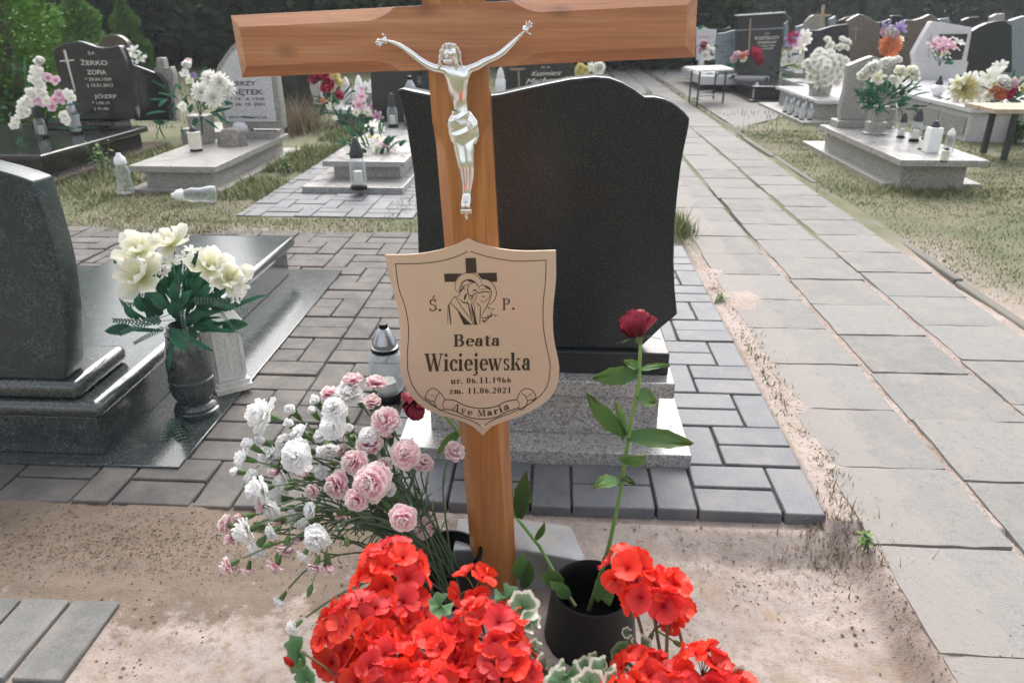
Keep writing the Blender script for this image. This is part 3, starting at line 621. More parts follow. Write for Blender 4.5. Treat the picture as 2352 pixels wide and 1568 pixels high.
for pts, w in (([(300, 955), (255, 900), (246, 840), (262, 770), (310, 710), (380, 674), (445, 667), (520, 685), (580, 735), (612, 790), (626, 835)], 9),
    ([(606, 750), (660, 754), (720, 775), (780, 830), (814, 900), (820, 970), (795, 1040), (745, 1093), (700, 1113)], 9),
    ([(305, 945), (315, 880), (345, 805), (400, 768), (470, 766), (530, 800), (572, 862)], 16), ([(330, 852), (400, 838), (470, 815), (520, 800)], 9), ([(425, 775), (480, 785), (535, 800)], 26),
    ([(308, 935), (345, 895), (362, 850)], 22), ([(385, 850), (375, 890), (395, 912)], 6), ([(440, 835), (420, 890), (430, 960), (470, 988), (500, 970)], 14),
    ([(488, 918), (520, 905), (545, 912)], 20), ([(540, 925), (525, 950), (500, 962)], 8), ([(335, 938), (275, 1000), (232, 990)], 8), ([(402, 955), (385, 1000), (378, 1045)], 26), ([(432, 992), (455, 1032), (478, 1005), (500, 960)], 9),
    ([(240, 990), (205, 1035), (180, 1085), (150, 1120), (145, 1240), (145, 1390)], 9), ([(240, 992), (330, 1130), (400, 1225), (462, 1312)], 9), ([(160, 1112), (172, 1240), (188, 1388)], 18),
    ([(178, 1080), (240, 1140), (290, 1195), (380, 1300), (470, 1385)], 13), ([(258, 1022), (320, 1040), (360, 1080), (420, 1085)], 7), ([(335, 1070), (400, 1085), (440, 1105)], 13), ([(415, 1060), (440, 1150), (465, 1270), (492, 1386)], 13),
    ([(468, 1095), (490, 1180), (515, 1290), (545, 1386)], 24), ([(445, 1110), (475, 1220), (512, 1386)], 6),
    ([(560, 888), (600, 845), (660, 842), (722, 872), (750, 930), (740, 1010), (692, 1120), (650, 1195), (608, 1275)], 10), ([(545, 938), (600, 940), (660, 925), (740, 938)], 15), ([(560, 915), (650, 888), (722, 880)], 7), ([(650, 850), (700, 875), (735, 905)], 16),
    ([(570, 945), (530, 1025), (500, 1120)], 8), ([(545, 930), (505, 990), (480, 1045), (488, 1110)], 7), ([(722, 950), (724, 1000), (690, 1032), (660, 1062), (620, 1088)], 7), ([(618, 978), (645, 1000), (668, 985)], 9), ([(600, 1060), (620, 1058), (640, 1072)], 8),
    ([(540, 1085), (570, 1108), (600, 1132)], 10), ([(600, 1130), (595, 1240), (590, 1386)], 11), ([(522, 1112), (518, 1200), (545, 1330)], 7),
    ([(690, 1132), (715, 1150), (745, 1160)], 10), ([(740, 1192), (770, 1165), (800, 1175)], 9), ([(700, 1196), (720, 1160)], 9), ([(735, 1210), (760, 1240), (730, 1245)], 9), ([(690, 1245), (720, 1270), (760, 1255), (840, 1258)], 10), ([(800, 1280), (820, 1245)], 12),
    ([(610, 1300), (680, 1290), (760, 1268)], 15), ([(625, 1320), (660, 1335), (720, 1290)], 15), ([(615, 1335), (650, 1350)], 11), ([(640, 1372), (662, 1325)], 10), ([(660, 1340), (695, 1374)], 9)):
    stroke(b, ZE, pts, w)
fill(b, ZE, [(285, 1205), (330, 1240), (400, 1330), (482, 1388), (365, 1388)]); fill(b, ZE, [(500, 1235), (530, 1300), (557, 1388), (512, 1388)])
part('holy_couple_emblem', b, M['darkink'], plaque, smooth=0)
b = MB()
for pts, w in (([(575, 1215), (640, 1220), (700, 1250), (780, 1272), (850, 1275), (930, 1262), (1000, 1228), (1075, 1215)], 6), ([(570, 1282), (640, 1292), (740, 1338), (840, 1350), (930, 1337), (1000, 1302), (1090, 1272)], 6),
    ([(575, 1215), (558, 1250), (570, 1282)], 4), ([(575, 1215), (545, 1170), (500, 1138), (462, 1150), (437, 1195), (448, 1214), (500, 1225), (515, 1192), (535, 1170)], 5), ([(500, 1225), (512, 1262), (545, 1290), (570, 1280)], 5), ([(437, 1197), (470, 1232), (505, 1258)], 4), ([(470, 1180), (500, 1190)], 3),
    ([(1075, 1215), (1092, 1245), (1088, 1275)], 4), ([(1075, 1215), (1100, 1160), (1140, 1137), (1185, 1152), (1210, 1195), (1198, 1212), (1150, 1220), (1138, 1192), (1110, 1172)], 5), ([(1150, 1220), (1140, 1258), (1110, 1288), (1088, 1272)], 5), ([(1210, 1197), (1180, 1232), (1148, 1252)], 4), ([(1150, 1190), (1185, 1172)], 3)):
    stroke(b, ZP, pts, w, False)
part('ribbon_emblem', b, M['darkink'], plaque, smooth=0)
for x, y in ((741, 174), (836, 1404)):
    c = pl(ZP, x, y); part('screw', MB().lathe([(.0042, 0), (.0042, .0008), (.003, .0022), (.0001, .0027)], 16, M=Matrix.Translation((c.x, 1.1576, c.z)) @ Matrix.Rotation(R(90), 4, 'X')), M['plate'], plaque)
# bold serif lettering drawn from stems, rings and serifs; cap height 1, x height .67
S_, T_ = .185, .062
def ring(cx, cy, rx, ry, a0, a1, th=S_, tv=T_, n=22):
    out = []
    for k in range(n + 1):
        a = R(a0 + (a1 - a0) * k / n); out.append((cx + rx * math.cos(a), cy + ry * math.sin(a), tv + (th - tv) * abs(math.cos(a)) ** 1.3, a))
    return ('r', out)
def q_(x0, y0, x1, y1): return ('p', [(x0, y0), (x1, y0), (x1, y1), (x0, y1)])
def stem_(x, h, s=S_, foot=True, head='both'):
    o = [q_(x - s / 2, 0, x + s / 2, h)]
    if foot: o.append(q_(x - s / 2 - .09, 0, x + s / 2 + .09, T_))
    if head == 'both': o.append(q_(x - s / 2 - .09, h - T_, x + s / 2 + .09, h))
    if head == 'left': o.append(('p', [(x - s / 2 - .09, h - .07), (x, h - .07), (x, h), (x - s / 2 - .02, h - .01)]))
    return o
def diag(x0, y0, x1, y1, w): return ('p', [(x0 - w / 2, y0), (x0 + w / 2, y0), (x1 + w / 2, y1), (x1 - w / 2, y1)])
def ser(x, y, w=.17): return q_(x - w, y, x + w, y + T_)
def G(ch):
    xh = .67
    if ch == ' ': return [], .3
    if ch == '.': return [ring(.13, .10, .05, .05, 0, 360, .1, .1, 12)], .3
    if ch == 'B': return stem_(.22, 1) + [ring(.42, .76, .19, .21, -90, 90), ring(.42, .28, .25, .25, -90, 90), q_(.22, .94, .44, 1), q_(.22, .49, .46, .55), q_(.22, 0, .44, .06)], .84
    if ch == 'P': return stem_(.22, 1, .11) + [ring(.38, .73, .2, .24, -90, 90, .11, .05), q_(.2, .945, .4, 1), q_(.2, .46, .4, .51)], .74
    if ch == 'S': return [ring(.34, .74, .19, .22, 20, 270, .1, .06), ring(.34, .27, .22, .24, -160, 90, .1, .06), q_(.5, .74, .545, .98), q_(.10, .02, .145, .26)], .72
    if ch == 'Ś': return G('S')[0] + [('p', [(.30, 1.06), (.37, 1.06), (.50, 1.28), (.38, 1.28)])], .72
    if ch == 'e': return [ring(.33, .335, .2, .3, 0, 318), q_(.16, .33, .53, .385)], .62
    if ch == 'a': return [ring(.27, .19, .15, .16, 60, 320), stem_(.44, .5, S_, False, None)[0], ring(.31, .48, .13, .16, 0, 165), ring(.53, .08, .06, .05, 180, 320, .05, .05, 8), ring(.17, .48, .04, .05, 0, 360, .08, .08, 10)], .64
    if ch == 't': return [stem_(.22, .84, S_, False, None)[0], q_(.05, xh - .06, .44, xh), ring(.36, .12, .09, .11, 180, 330, .08, .06, 10)], .48
    if ch == 'W': return [diag(.36, 0, .12, .96, .19), diag(.36, 0, .60, .96, .065), diag(.80, 0, .56, .96, .19), diag(.80, 0, 1.06, .96, .065), ser(.12, .94), ser(.57, .94, .15), ser(1.06, .94, .13)], 1.2
    if ch == 'w': return [diag(.27, 0, .10, xh - .05, .17), diag(.27, 0, .46, xh - .05, .06), diag(.60, 0, .43, xh - .05, .17), diag(.60, 0, .80, xh - .05, .06), ser(.11, xh - .06, .12), ser(.44, xh - .06, .1), ser(.80, xh - .06, .1)], .92
    if ch == 'v': return [diag(.28, 0, .10, xh - .05, .12), diag(.28, 0, .48, xh - .05, .05), ser(.11, xh - .06, .12), ser(.48, xh - .06, .1)], .6
    if ch == 'A': return [diag(.16, 0, .40, 1, .05), diag(.68, 0, .42, 1, .14), q_(.26, .3, .58, .35), ser(.16, 0, .13), ser(.66, 0, .15)], .86
    if ch == 'M': return [q_(.14, 0, .19, .96), diag(.46, 0, .2, 1, .12), diag(.46, 0, .74, 1, .05), q_(.72, 0, .86, 1), ser(.16, 0, .12), ser(.78, 0, .16), ser(.16, .94, .12), ser(.80, .94, .13)], .98
    if ch == 'i': return stem_(.18, xh, head='left') + [ring(.18, .90, .05, .05, 0, 360, .1, .1, 12)], .38
    if ch == 'j': return [stem_(.2, xh, S_, False, 'left')[0], q_(.04, xh - .06, .2, xh), ring(.2, .90, .05, .05, 0, 360, .1, .1, 12), ring(.11, -.04, .13, .2, -130, 8, .14, .05)], .38
    if ch == 'c': return [ring(.32, .335, .2, .3, 35, 322), ring(.46, .50, .04, .05, 0, 360, .08, .08, 10)], .56
    if ch == 's': return [ring(.26, .50, .12, .14, 40, 270, .13, .06), ring(.26, .18, .13, .15, -150, 90, .13, .06), q_(.37, .46, .41, .66), q_(.10, .01, .14, .21)], .5
    if ch == 'k': return stem_(.18, 1, head='left') + [diag(.3, .3, .55, xh - .04, .06), diag(.60, .02, .38, .42, .18), ser(.58, 0, .13), ser(.55, xh - .06, .12)], .74
    if ch == 'u': return [stem_(.18, xh, S_, False, 'left')[0], q_(.02, xh - .06, .18, xh), ring(.34, .16, .17, .15, 180, 300), stem_(.52, xh, S_, False, None)[0], q_(.36, xh - .06, .52, xh), q_(.52, 0, .70, .06)], .72
    if ch == 'r': return stem_(.18, xh, head='left') + [ring(.40, .44, .12, .19, 50, 165, .08, .06, 10), ring(.44, .55, .045, .045, 0, 360, .09, .09, 10)], .52
    if ch == 'z': return [q_(.06, xh - .07, .5, xh), q_(.06, 0, .5, .07), diag(.14, .03, .42, xh - .04, .15), q_(.06, xh - .2, .1, xh), q_(.46, 0, .5, .2)], .56
    if ch == 'm': return stem_(.18, xh, head='left') + [ring(.36, .46, .12, .17, 0, 150, .1, .07, 10), ring(.66, .46, .12, .17, 0, 150, .1, .07, 10)] + stem_(.48, .48, head=None) + stem_(.79, .48, head=None), 1.0
    if ch == '0': return [ring(.3, .48, .17, .44, 0, 360)], .6
    if ch == '1': return [q_(.24, 0, .42, .96), q_(.14, 0, .52, .06), ('p', [(.14, .80), (.42, .96), (.3, .97), (.14, .86)])], .6
    if ch == '2': return [ring(.29, .68, .16, .24, -35, 160), diag(.14, .06, .42, .56, .1), q_(.08, 0, .5, .15), q_(.47, 0, .52, .26)], .6
    if ch == '6': return [ring(.31, .29, .16, .25, 0, 360), ring(.42, .36, .27, .56, 108, 190, .14, .06)], .6
    if ch == '9': return [ring(.29, .66, .16, .25, 0, 360), ring(.18, .58, .27, .56, -72, 10, .14, .06)], .6
    return [], .4
def letters(name, s, x0, x1, yb0, yb1, cap, arc=0.0, gap=0.0, label=None):
    tot = sum(G(c)[1] + gap for c in s) - gap; mb = MB(); x = 0.0
    for c in s:
        prims, adv = G(c)
        def T(px, py):
            u = (x + px) / tot; X = x0 + u * (x1 - x0); Y = yb0 + (yb1 - yb0) * u - arc * (1 - (2 * u - 1) ** 2) * -1
            sl_ = ((yb1 - yb0) + arc * -4 * (2 * u - 1)) / (x1 - x0) * (1 if arc else 0)
            return (X + py * cap * sl_ * 1.0, Y - py * cap)
        for kd, d in prims:
            if kd == 'p': LAY[0] += 1.2e-6; mb.add([pl(ZP, *T(*p), .0004 + LAY[0]) for p in d], [tuple(range(len(d)))])
            else:
                LAY[0] += 1.2e-6; vs = []
                for (px, py, w, a) in d:
                    for sg in (-1, 1): vs.append(pl(ZP, *T(px + math.cos(a) * w / 2 * sg, py + math.sin(a) * w / 2 * sg), .0004 + LAY[0]))
                mb.add(vs, [(2 * i, 2 * i + 1, 2 * i + 3, 2 * i + 2) for i in range(len(d) - 1)])
        x += adv + gap
    part(name, mb, M['darkink'], plaque, label, smooth=0)
letters('lettering', 'Ś.', 458, 556, 598, 600, 84)
letters('lettering', 'P.', 965, 1068, 590, 590, 80)
letters('lettering', 'Beata', 630, 962, 846, 840, 84)
letters('lettering', 'Wiciejewska', 436, 1176, 1019, 1009, 124)
letters('lettering', 'ur. 06.11.1966', 614, 1036, 1105, 1096, 42, gap=.06)
letters('lettering', 'zm. 11.06.2021', 605, 1038, 1175, 1168, 42, gap=.06)
letters('lettering', 'Ave Maria', 618, 1030, 1276, 1274, 44, arc=55, gap=.12)

# ------------------------------------------------------------------ granite monument behind the cross
hs = thing('grave_monument', 'large charcoal headstone with curved top on grey granite steps, directly behind the wooden cross', 'gravestone', (-.012, 1.75, 0))
slab(hs, 'foundation_step', -.385, .362, 1.60, 3.1, -.03, .035, M['grey'], .003)
slab(hs, 'base_block', -.31, .284, 1.692, 3.0, .035, .148, M['grey'], .002)
slab(hs, 'cap_slab', -.342, .319, 1.683, 1.98, .148, .193, M['grey'], .004)
slab(hs, 'cover_slab', -.30, .275, 1.982, 3.03, .1485, .18, M['grey'], .004)
slab(hs, 'plinth', -.33, .306, 1.727, 1.90, .1932, .256, M['charcoal'], .004)
ol = [(985, 803), (966, 770), (962, 700), (961, 600), (958, 500), (950, 400), (935, 300), (925, 250), (912, 206), (925, 204), (950, 210), (985, 217), (1040, 223), (1090, 224), (1148, 217), (1200, 205), (1260, 192), (1310, 182), (1366, 176), (1400, 179), (1430, 190), (1458, 206), (1481, 223), (1505, 223), (1528, 228), (1545, 236), (1559, 246), (1573, 258), (1584, 272), (1583, 285), (1579, 308), (1571, 345), (1564, 384), (1556, 450), (1550, 520), (1548, 600), (1550, 660), (1556, 722), (1520, 752), (1466, 803)]
pp = [gy(x, y, 1.745) for x, y in ol][::-1]; zb = .2562
part('headstone', MB().prism([(p.x, max(zb, p.z) if p.z > .27 else zb) for p in pp], 1.745, 1.825), M['charcoal'], hs, bevel=.005, seg=3, smooth=35, ang=55)

# ------------------------------------------------------------------ green granite grave at the left
lg = thing('grave_monument', 'dark green granite grave at the left edge, headstone seen from behind with rounded kerbs', 'gravestone', (-1.42, 1.6, 0))
slab(lg, 'ground_plate', -2.3, -.922, 1.518, 3.07, -.03, .008, M['green'], .002)
slab(lg, 'base_block', -1.72, -1.137, 1.562, 3.0, .008, .118, M['green'], .003)
part('cover_slab', MB().box(-1.74, -1.112, 1.545, 3.06, .118, .164), M['green'], lg, bevel=.021, seg=5)
part('plinth', MB().box(-1.68, -1.165, 1.56, 1.80, .1645, .214), M['green'], lg, bevel=.02, seg=5)
hv = [gy(x, y, 1.575) for x, y in ((150, 874), (154, 840), (152, 780), (148, 720), (140, 660), (131, 610), (119, 560), (104, 510), (90, 465), (73, 417), (40, 405), (0, 393), (-60, 378))]
hv = [(p.x, p.z) for p in hv]; hv[0] = (hv[0][0], .2142); cx = -1.43
hv += [(cx, hv[-1][1] + .012)]
hv = hv + [(2 * cx - x, z) for x, z in hv[-2::-1]]
part('headstone', MB().prism(hv, 1.575, 1.65), M['greenhs'], lg, bevel=.006, seg=3, smooth=35, ang=55)

# ------------------------------------------------------------------ flower shapes
def bloom(layers, seed=0, mat=None, name='bloom'):
    r = random.Random(seed); mb = MB(); a0 = 0
    for n, L, W, tilt, curl, cup, frill, r0, z0 in layers:
        a0 += r.uniform(.3, 1.2)
        for k in range(n):
            a = a0 + 2 * math.pi * (k + r.uniform(-.18, .18)) / n
            Mx = Matrix.Translation((0, 0, z0)) @ Matrix.Rotation(a, 4, 'Z') @ Matrix.Translation((r0, 0, 0)) @ Matrix.Rotation(r.uniform(-.25, .25), 4, 'X')
            mb.petal(Mx, L * r.uniform(.88, 1.1), W * r.uniform(.88, 1.12), tilt + r.uniform(-9, 9), curl + r.uniform(-12, 12), cup, frill, 5 if L > .012 else 3, 4 if L > .012 else 3, (.45, 5), r.uniform(0, 6))
    return mb.mesh(name, mat, smooth=50)
CARN = [(9, .021, .019, 8, -25, .12, .0015, .001, 0), (9, .020, .018, 30, -25, .1, .0017, .001, .002), (8, .019, .016, 50, -20, .1, .0018, .001, .004), (7, .018, .014, 66, -12, .1, .0018, .0005, .006), (6, .017, .012, 80, 0, .1, .0026, 0, .007), (3, .017, .010, 90, 0, .1, .002, 0, .007)]
BUDD = [(6, .015, .013, 62, 10, .3, .0015, .001, 0), (6, .016, .012, 74, 10, .25, .002, .001, .001), (4, .016, .010, 84, 0, .2, .002, 0, .002)]
SIDE = [(9, .022, .019, 28, -28, .12, .0017, .001, 0), (9, .021, .018, 45, -25, .1, .0018, .001, .002), (8, .019, .016, 60, -20, .1, .0028, .001, .004), (7, .018, .014, 74, -12, .1, .0026, .0005, .006)]
cm = {(c, k): bloom({'f': CARN, 's': SIDE, 'b': BUDD}[k[0]], hash(k) % 97 if False else ord(k[0]) + int(k[1]), M[c]) for c in ('cwhite', 'cpink') for k in ('f0', 'f1', 'f2', 's0', 's1', 'b0')}
calyx_me = MB().lathe([(.0022, -.020), (.0045, -.016), (.0056, -.008), (.0062, -.002), (.0075, .002)], 10, cap=False).mesh('calyx', M['calyx'])
leafn = MB()
for q in (-1, 1): leafn.petal(Matrix.Rotation(q * 1.57 + 1.57, 4, 'Z') @ Matrix.Translation((.001, 0, 0)), .038, .0042, 55, -50, .5, 0, 2, 5, (.3, 2.2))
leafn_me = leafn.mesh('leaf', M['stem'])

# black plastic vases
va = thing('black_vase', 'black plastic flower vase partly hidden behind the red geraniums, holding the carnations', 'vase', (-.19, 1.14, -.02))
part('body', MB().lathe([(.050, -.02), (.058, .02), (.066, .085), (.069, .10), (.065, .10), (.062, .085), (.05, .0), (.01, -.005)], 32, (-.19, 1.14, -.01)), M['blackp'], va, smooth=50)
vb = thing('black_vase', 'black plastic vase with wide base holding the tall rose, right of the cross foot', 'vase', (.088, 1.065, -.04))
part('body', MB().lathe([(.088, -.045), (.086, -.02), (.074, .085), (.0745, .09), (.072, .092), (.069, .089), (.066, .05), (.068, -.01), (.01, -.012)], 40, (.088, 1.06, 0)), M['blackp'], vb, smooth=50)
# concrete block behind the cross foot
cb = thing('concrete_block', 'weathered grey concrete block lying on the sand behind the cross foot', 'block', (-.055, 1.26, -.02))
pts = [gz(1052, 1190, .068), gz(1182, 1188, .07), gz(1312, 1206, .07), gz(1349, 1290, .07), gz(1205, 1262, .07), gz(1040, 1262, .07)]
pts = [(p.x, p.y) for p in pts]; n = len(pts); vs_ = [(x, y, -.04) for x, y in pts] + [(x, y, .07) for x, y in pts]
part('block', MB().add(vs_, [tuple(range(n)), tuple(range(2 * n - 1, n - 1, -1))] + [(i, i + n, (i + 1) % n + n, (i + 1) % n) for i in range(n)]), M['concrete'], cb, bevel=.005, seg=2, ang=30)

FOOT = Vector((-.185, 1.10, .06))
CARNS = [  # place in the enlarged view, size, colour, form, hand aimed axis (x right, y away, z up) or None
 (360,455,215,'w','f0',(-.9,-.35,.35)),(560,425,92,'w','b0',None),(725,360,84,'w','b0',None),(945,320,175,'w','s0',(.35,0,1)),(850,410,150,'w','f1',(.1,-.5,.8)),(835,530,158,'w','f2',(0,-.9,.2)),
 (615,585,130,'w','s1',(-.8,-.2,.5)),(700,430,70,'w','b0',None),(1085,595,110,'w','f0',(.1,-.2,1)),(800,690,130,'w','s1',(.3,-.6,-.5)),(265,665,96,'w','b0',(-.8,0,.5)),(222,755,125,'w','s0',(-.9,-.2,.3)),(170,845,70,'w','b0',(-1,0,.1)),
 (415,745,165,'w','s0',(-.4,-.3,.8)),(585,745,190,'w','f1',(-.2,-.9,.4)),(285,885,110,'w','s1',(-.6,-.5,.6)),(332,975,168,'w','f2',(-.8,-.7,-.1)),(505,925,150,'w','s0',(-.8,-.4,-.1)),(465,1035,112,'w','b0',(-.9,-.3,.1)),(415,1115,108,'w','f0',(-.4,-.9,-.1)),
 (690,1115,105,'w','s1',(-.7,-.5,.2)),(660,1205,108,'w','b0',(-.8,-.5,-.3)),(725,1315,155,'w','f1',(0,-1,0)),(235,1260,160,'w','f2',(-.8,-.6,-.3)),(320,1375,130,'w','s0',(-.3,-.5,-.8)),(640,1425,95,'w','s1',(-.3,-.5,-.8)),(1225,965,95,'w','s0',(.8,0,.2)),(1425,1130,60,'w','b0',(.8,-.2,.2)),
 (475,1740,88,'w','s1',(-.4,-.4,-.8)),(568,1925,96,'w','s0',(-.6,-.6,-.3)),
 (975,232,150,'p','s0',(-.3,-.05,1)),(1140,240,140,'p','s1',(.3,-.05,1)),(810,305,110,'p','s0',(-.1,0,1)),(1110,365,120,'p','s1',(.2,-.1,1)),(1205,490,185,'p','f0',(-.2,-.6,.8)),(1095,665,170,'p','s0',(-.1,-.4,.9)),(985,780,160,'p','f1',(-.3,-.8,.5)),
 (1345,725,190,'p','f2',(.1,-.8,.6)),(1470,790,132,'p','s1',(.3,-.5,.7)),(1685,712,138,'p','s0',(.4,-.3,.6)),(872,940,172,'p','f0',(-.5,-.8,.2)),(1105,925,240,'p','f1',(0,-.9,.45)),(1005,1040,155,'p','f2',(-.2,-1,.1)),(910,1150,120,'p','s1',(-.2,-.4,-.9)),
 (1330,1170,172,'p','f0',(.1,-1,.1)),(1478,1247,132,'p','f1',(.3,-1,-.1)),(440,850,92,'p','b0',(-.5,-.6,.2)),(630,850,95,'p','b0',(.5,-.6,.2)),(345,1090,95,'p','s0',(-.8,-.2,.1)),(472,1190,92,'p','b0',(-.6,-.6,.1)),(105,1215,130,'p','s0',(-1,0,.3)),(130,1310,95,'p','b0',(-.7,-.3,-.6)),
 (515,1375,135,'p','s1',(.1,-.5,-.8)),(440,1495,115,'p','s0',(-.3,-.4,-.8)),(720,1500,115,'p','s1',(-.1,-.5,-.7)),(805,1510,105,'p','b0',(.3,-.5,-.6)),(115,1500,115,'p','f0',(-.8,-.5,-.4)),(250,1530,90,'p','s1',(.1,-.4,-.8)),
 (500,640,100,'w','s0',(-.5,-.4,.6)),(660,700,105,'w','b0',(-.3,-.7,.4)),(760,600,95,'w','s1',(-.1,-.5,.8)),(350,640,90,'w','b0',(-.7,-.4,.4)),(545,520,80,'w','b0',(-.5,-.3,.7)),(560,1160,100,'w','s0',(-.6,-.7,0)),(420,1260,100,'w','s1',(-.6,-.6,-.3)),(600,1310,90,'p','b0',(-.5,-.7,-.2)),(760,850,90,'w','s1',(-.2,-.8,.3)),(700,980,100,'p','s0',(-.4,-.8,.1)),(1190,800,95,'p','s1',(.1,-.7,.6)),(1240,600,90,'p','b0',(.1,-.4,.8)),(900,700,95,'p','s1',(-.1,-.6,.8)),(200,1170,90,'p','b0',(-.8,-.5,-.1)),(950,560,90,'w','b0',(0,-.4,.9))]
def wt(x, y): q = ZB(x, y); return q
cnt = {'w': 0, 'p': 0}; rr = random.Random(11)
desc = {'f': 'open', 's': 'half-turned', 'b': 'barely open'}
def where(vx, vy):
    h = 'far left' if vx < 600 else 'left' if vx < 690 else 'middle' if vx < 820 else 'right' if vx < 960 else 'far right'
    v = 'top' if vy < 930 else 'upper' if vy < 1020 else 'middle' if vy < 1140 else 'lower' if vy < 1260 else 'bottom'
    return h, v
seen_l = {}
for (x, y, sz, c, form, ax) in CARNS:
    vx, vy = ZB(x, y); Yc = 1.13 - .00062 * (vy - 860) - (.03 if form[0] == 'f' else 0) + rr.uniform(-.025, .025)
    if vx > 940: Yc = max(Yc, 1.06)
    p = gy(vx, vy, Yc); d = p - Vector((0, 0, CAM_H)); depth = d.dot(Vector((-math.sin(YAW) * math.cos(TILT), math.cos(YAW) * math.cos(TILT), -math.sin(TILT))))
    size = sz * .3295 / FPX * depth; sc = size / {'f': .031, 's': .032, 'b': .0185}[form[0]] * (.93 if c == 'w' else .86)
    out = (p - FOOT).normalized(); a = Vector(ax).normalized() if ax else (out * .8 + Vector((0, -.3, .3))).normalized()
    a = (a + out * .25).normalized(); h, v = where(vx, vy)
    col = 'white' if c == 'w' else 'pink'
    lab = f'{desc[form[0]]} {col} carnation at the {h}, {v} part of the bouquet' if h != v else f'{desc[form[0]]} {col} carnation in the centre of the bouquet'
    if lab in seen_l: seen_l[lab] += 1; lab = lab.replace('carnation', {1: 'smaller carnation', 2: 'side carnation', 3: 'back carnation', 4: 'edge carnation'}.get(seen_l[lab], 'tucked carnation').replace('smaller', 'smaller') + (' ')).replace('  ', ' ')
    else: seen_l[lab] = 0
    th = thing('carnation', lab, 'carnation', FOOT, 'carnations in the vase by the cross')
    Mx = aim(p - a * .004 * sc, a, rr.uniform(0, 6), sc)
    inst('bloom', cm[('cwhite' if c == 'w' else 'cpink', form)], Mx, th)
    inst('calyx', calyx_me, aim(p - a * .004 * sc, a, 0, max(.6, min(.9, sc))), th)
    e = p - a * (.004 * sc + .018); f0 = FOOT + Vector((rr.uniform(-.035, .035), rr.uniform(-.03, .03), -.04))
    Lg = (e - f0).length; c1 = f0 + Vector((rr.uniform(-.03, .03), rr.uniform(-.03, .03), Lg * .45)) * .7 + (e - f0) * .28; c2 = e - a * Lg * .22
    path_ = [(1 - t) ** 3 * f0 + 3 * (1 - t) ** 2 * t * c1 + 3 * (1 - t) * t * t * c2 + t ** 3 * e for t in [k / 9 for k in range(10)]]
    part('stem', MB().tube(path_, [.0019] * 5 + [.0016] * 5, 6), M['stem'], th)
    for k in (4, 6):
        tg = (path_[k + 1] - path_[k]).normalized(); inst('leaf', leafn_me, aim(path_[k], tg, rr.uniform(0, 3), rr.uniform(.7, 1.15)), th)
    if rr.random() < .75:                 # a closed side bud
        q = path_[7]; bd = (a + Vector((rr.uniform(-1, 1), rr.uniform(-.6, .3), rr.uniform(-.2, .8)))).normalized(); q2 = q + bd * .035
        part('bud', MB().tube([q, q + bd * .02, q2], [.0009, .001, .0014], 5).lathe([(.0008, 0), (.004, .004), (.0048, .011), (.003, .017), (.0006, .020)], 8, M=aim(q2, bd), cap=False), M['calyx'], th)

# ------------------------------------------------------------------ the two dark red roses
ROSE = [(5, .030, .034, 38, 18, .28, .0012, .003, 0), (5, .031, .034, 55, 22, .3, .0012, .003, .002), (5, .030, .030, 70, 18, .35, .001, .002, .004), (4, .029, .026, 82, 12, .4, .001, .001, .006), (3, .028, .02, 92, 8, .4, 0, 0, .008)]
rose_me = bloom(ROSE, 5, M['crimson']); DROOP = [(6, .034, .036, -10, 30, .25, .003, .003, 0)] + ROSE[1:]
droop_me = bloom(DROOP, 8, M['crimson'])
def leafdir(root, a, b, w, mat, nrm=(0, -.75, .65), name='leaf', sh=(.55, 1.6), curl=-25, cup=.12, frill=0, scal=.05):
    w *= .98; a, b = Vector(a), Vector(b); X = (b - a); L = X.length; X.normalize(); Z = Vector(nrm); Z = (Z - X * Z.dot(X)).normalized(); Yv = Z.cross(X)
    Mx = Matrix((X, Yv, Z)).transposed().to_4x4(); Mx.translation = a
    return part(name, MB().petal(Mx, L * 1.03, w, -curl * .4, curl, cup, frill, 6, 10, sh, 1.0, 0, scal, 1.0), mat, root)
r1 = thing('rose', 'tall dark red rose seen from behind in the black vase right of the cross', 'rose', (.09, 1.06, 0))
yr = 1.05; sp = [gy(1352, 1400, 1.05), gy(1376, 1330, yr), gy(1400, 1250, yr), gy(1425, 1130, yr), gy(1446, 985, yr), gy(1468, 880, yr), gy(1471, 786, yr)]
part('stem', MB().tube(sp, [.0042, .0042, .0038, .0034, .0032, .003, .0028], 8), M['rosestem'], r1)
hd = gy(1466, 776, yr); axr = Vector((-.12, .42, .9)).normalized(); inst('bloom', rose_me, aim(hd, axr, .4, 1.22), r1)
for k in range(9):
    q = sp[1].lerp(sp[5], k / 8.5); i_ = min(4, int(k / 8.5 * 4)); q = sp[1 + i_].lerp(sp[2 + i_], (k / 8.5 * 4) % 1); dq = Vector((math.cos(k * 2.1), math.sin(k * 2.1) * .5, -.2)).normalized(); part('thorn', MB().lathe([(.0016, .002), (.0008, .005), (.0001, .0075)], 6, M=aim(q, dq)), M['rosestem'], r1)
for k in range(5):
    a = k * 2 * math.pi / 5 + .5; o_ = Matrix.Rotation(a, 4, 'Z') @ Vector((1, 0, 0)); q = axr.to_track_quat('Z', 'Y') @ o_
    leafdir(r1, hd - axr * .002, hd + q * .036 + axr * .006 * (k % 2) - Vector((0, 0, .004)), .008, M['roseleaf'], axr, 'sepal', (.4, 1.4), -40)
part('hip', MB().lathe([(.0028, -.010), (.0065, -.004), (.007, .002), (.003, .006)], 10, M=aim(hd, axr)), M['rosestem'], r1)
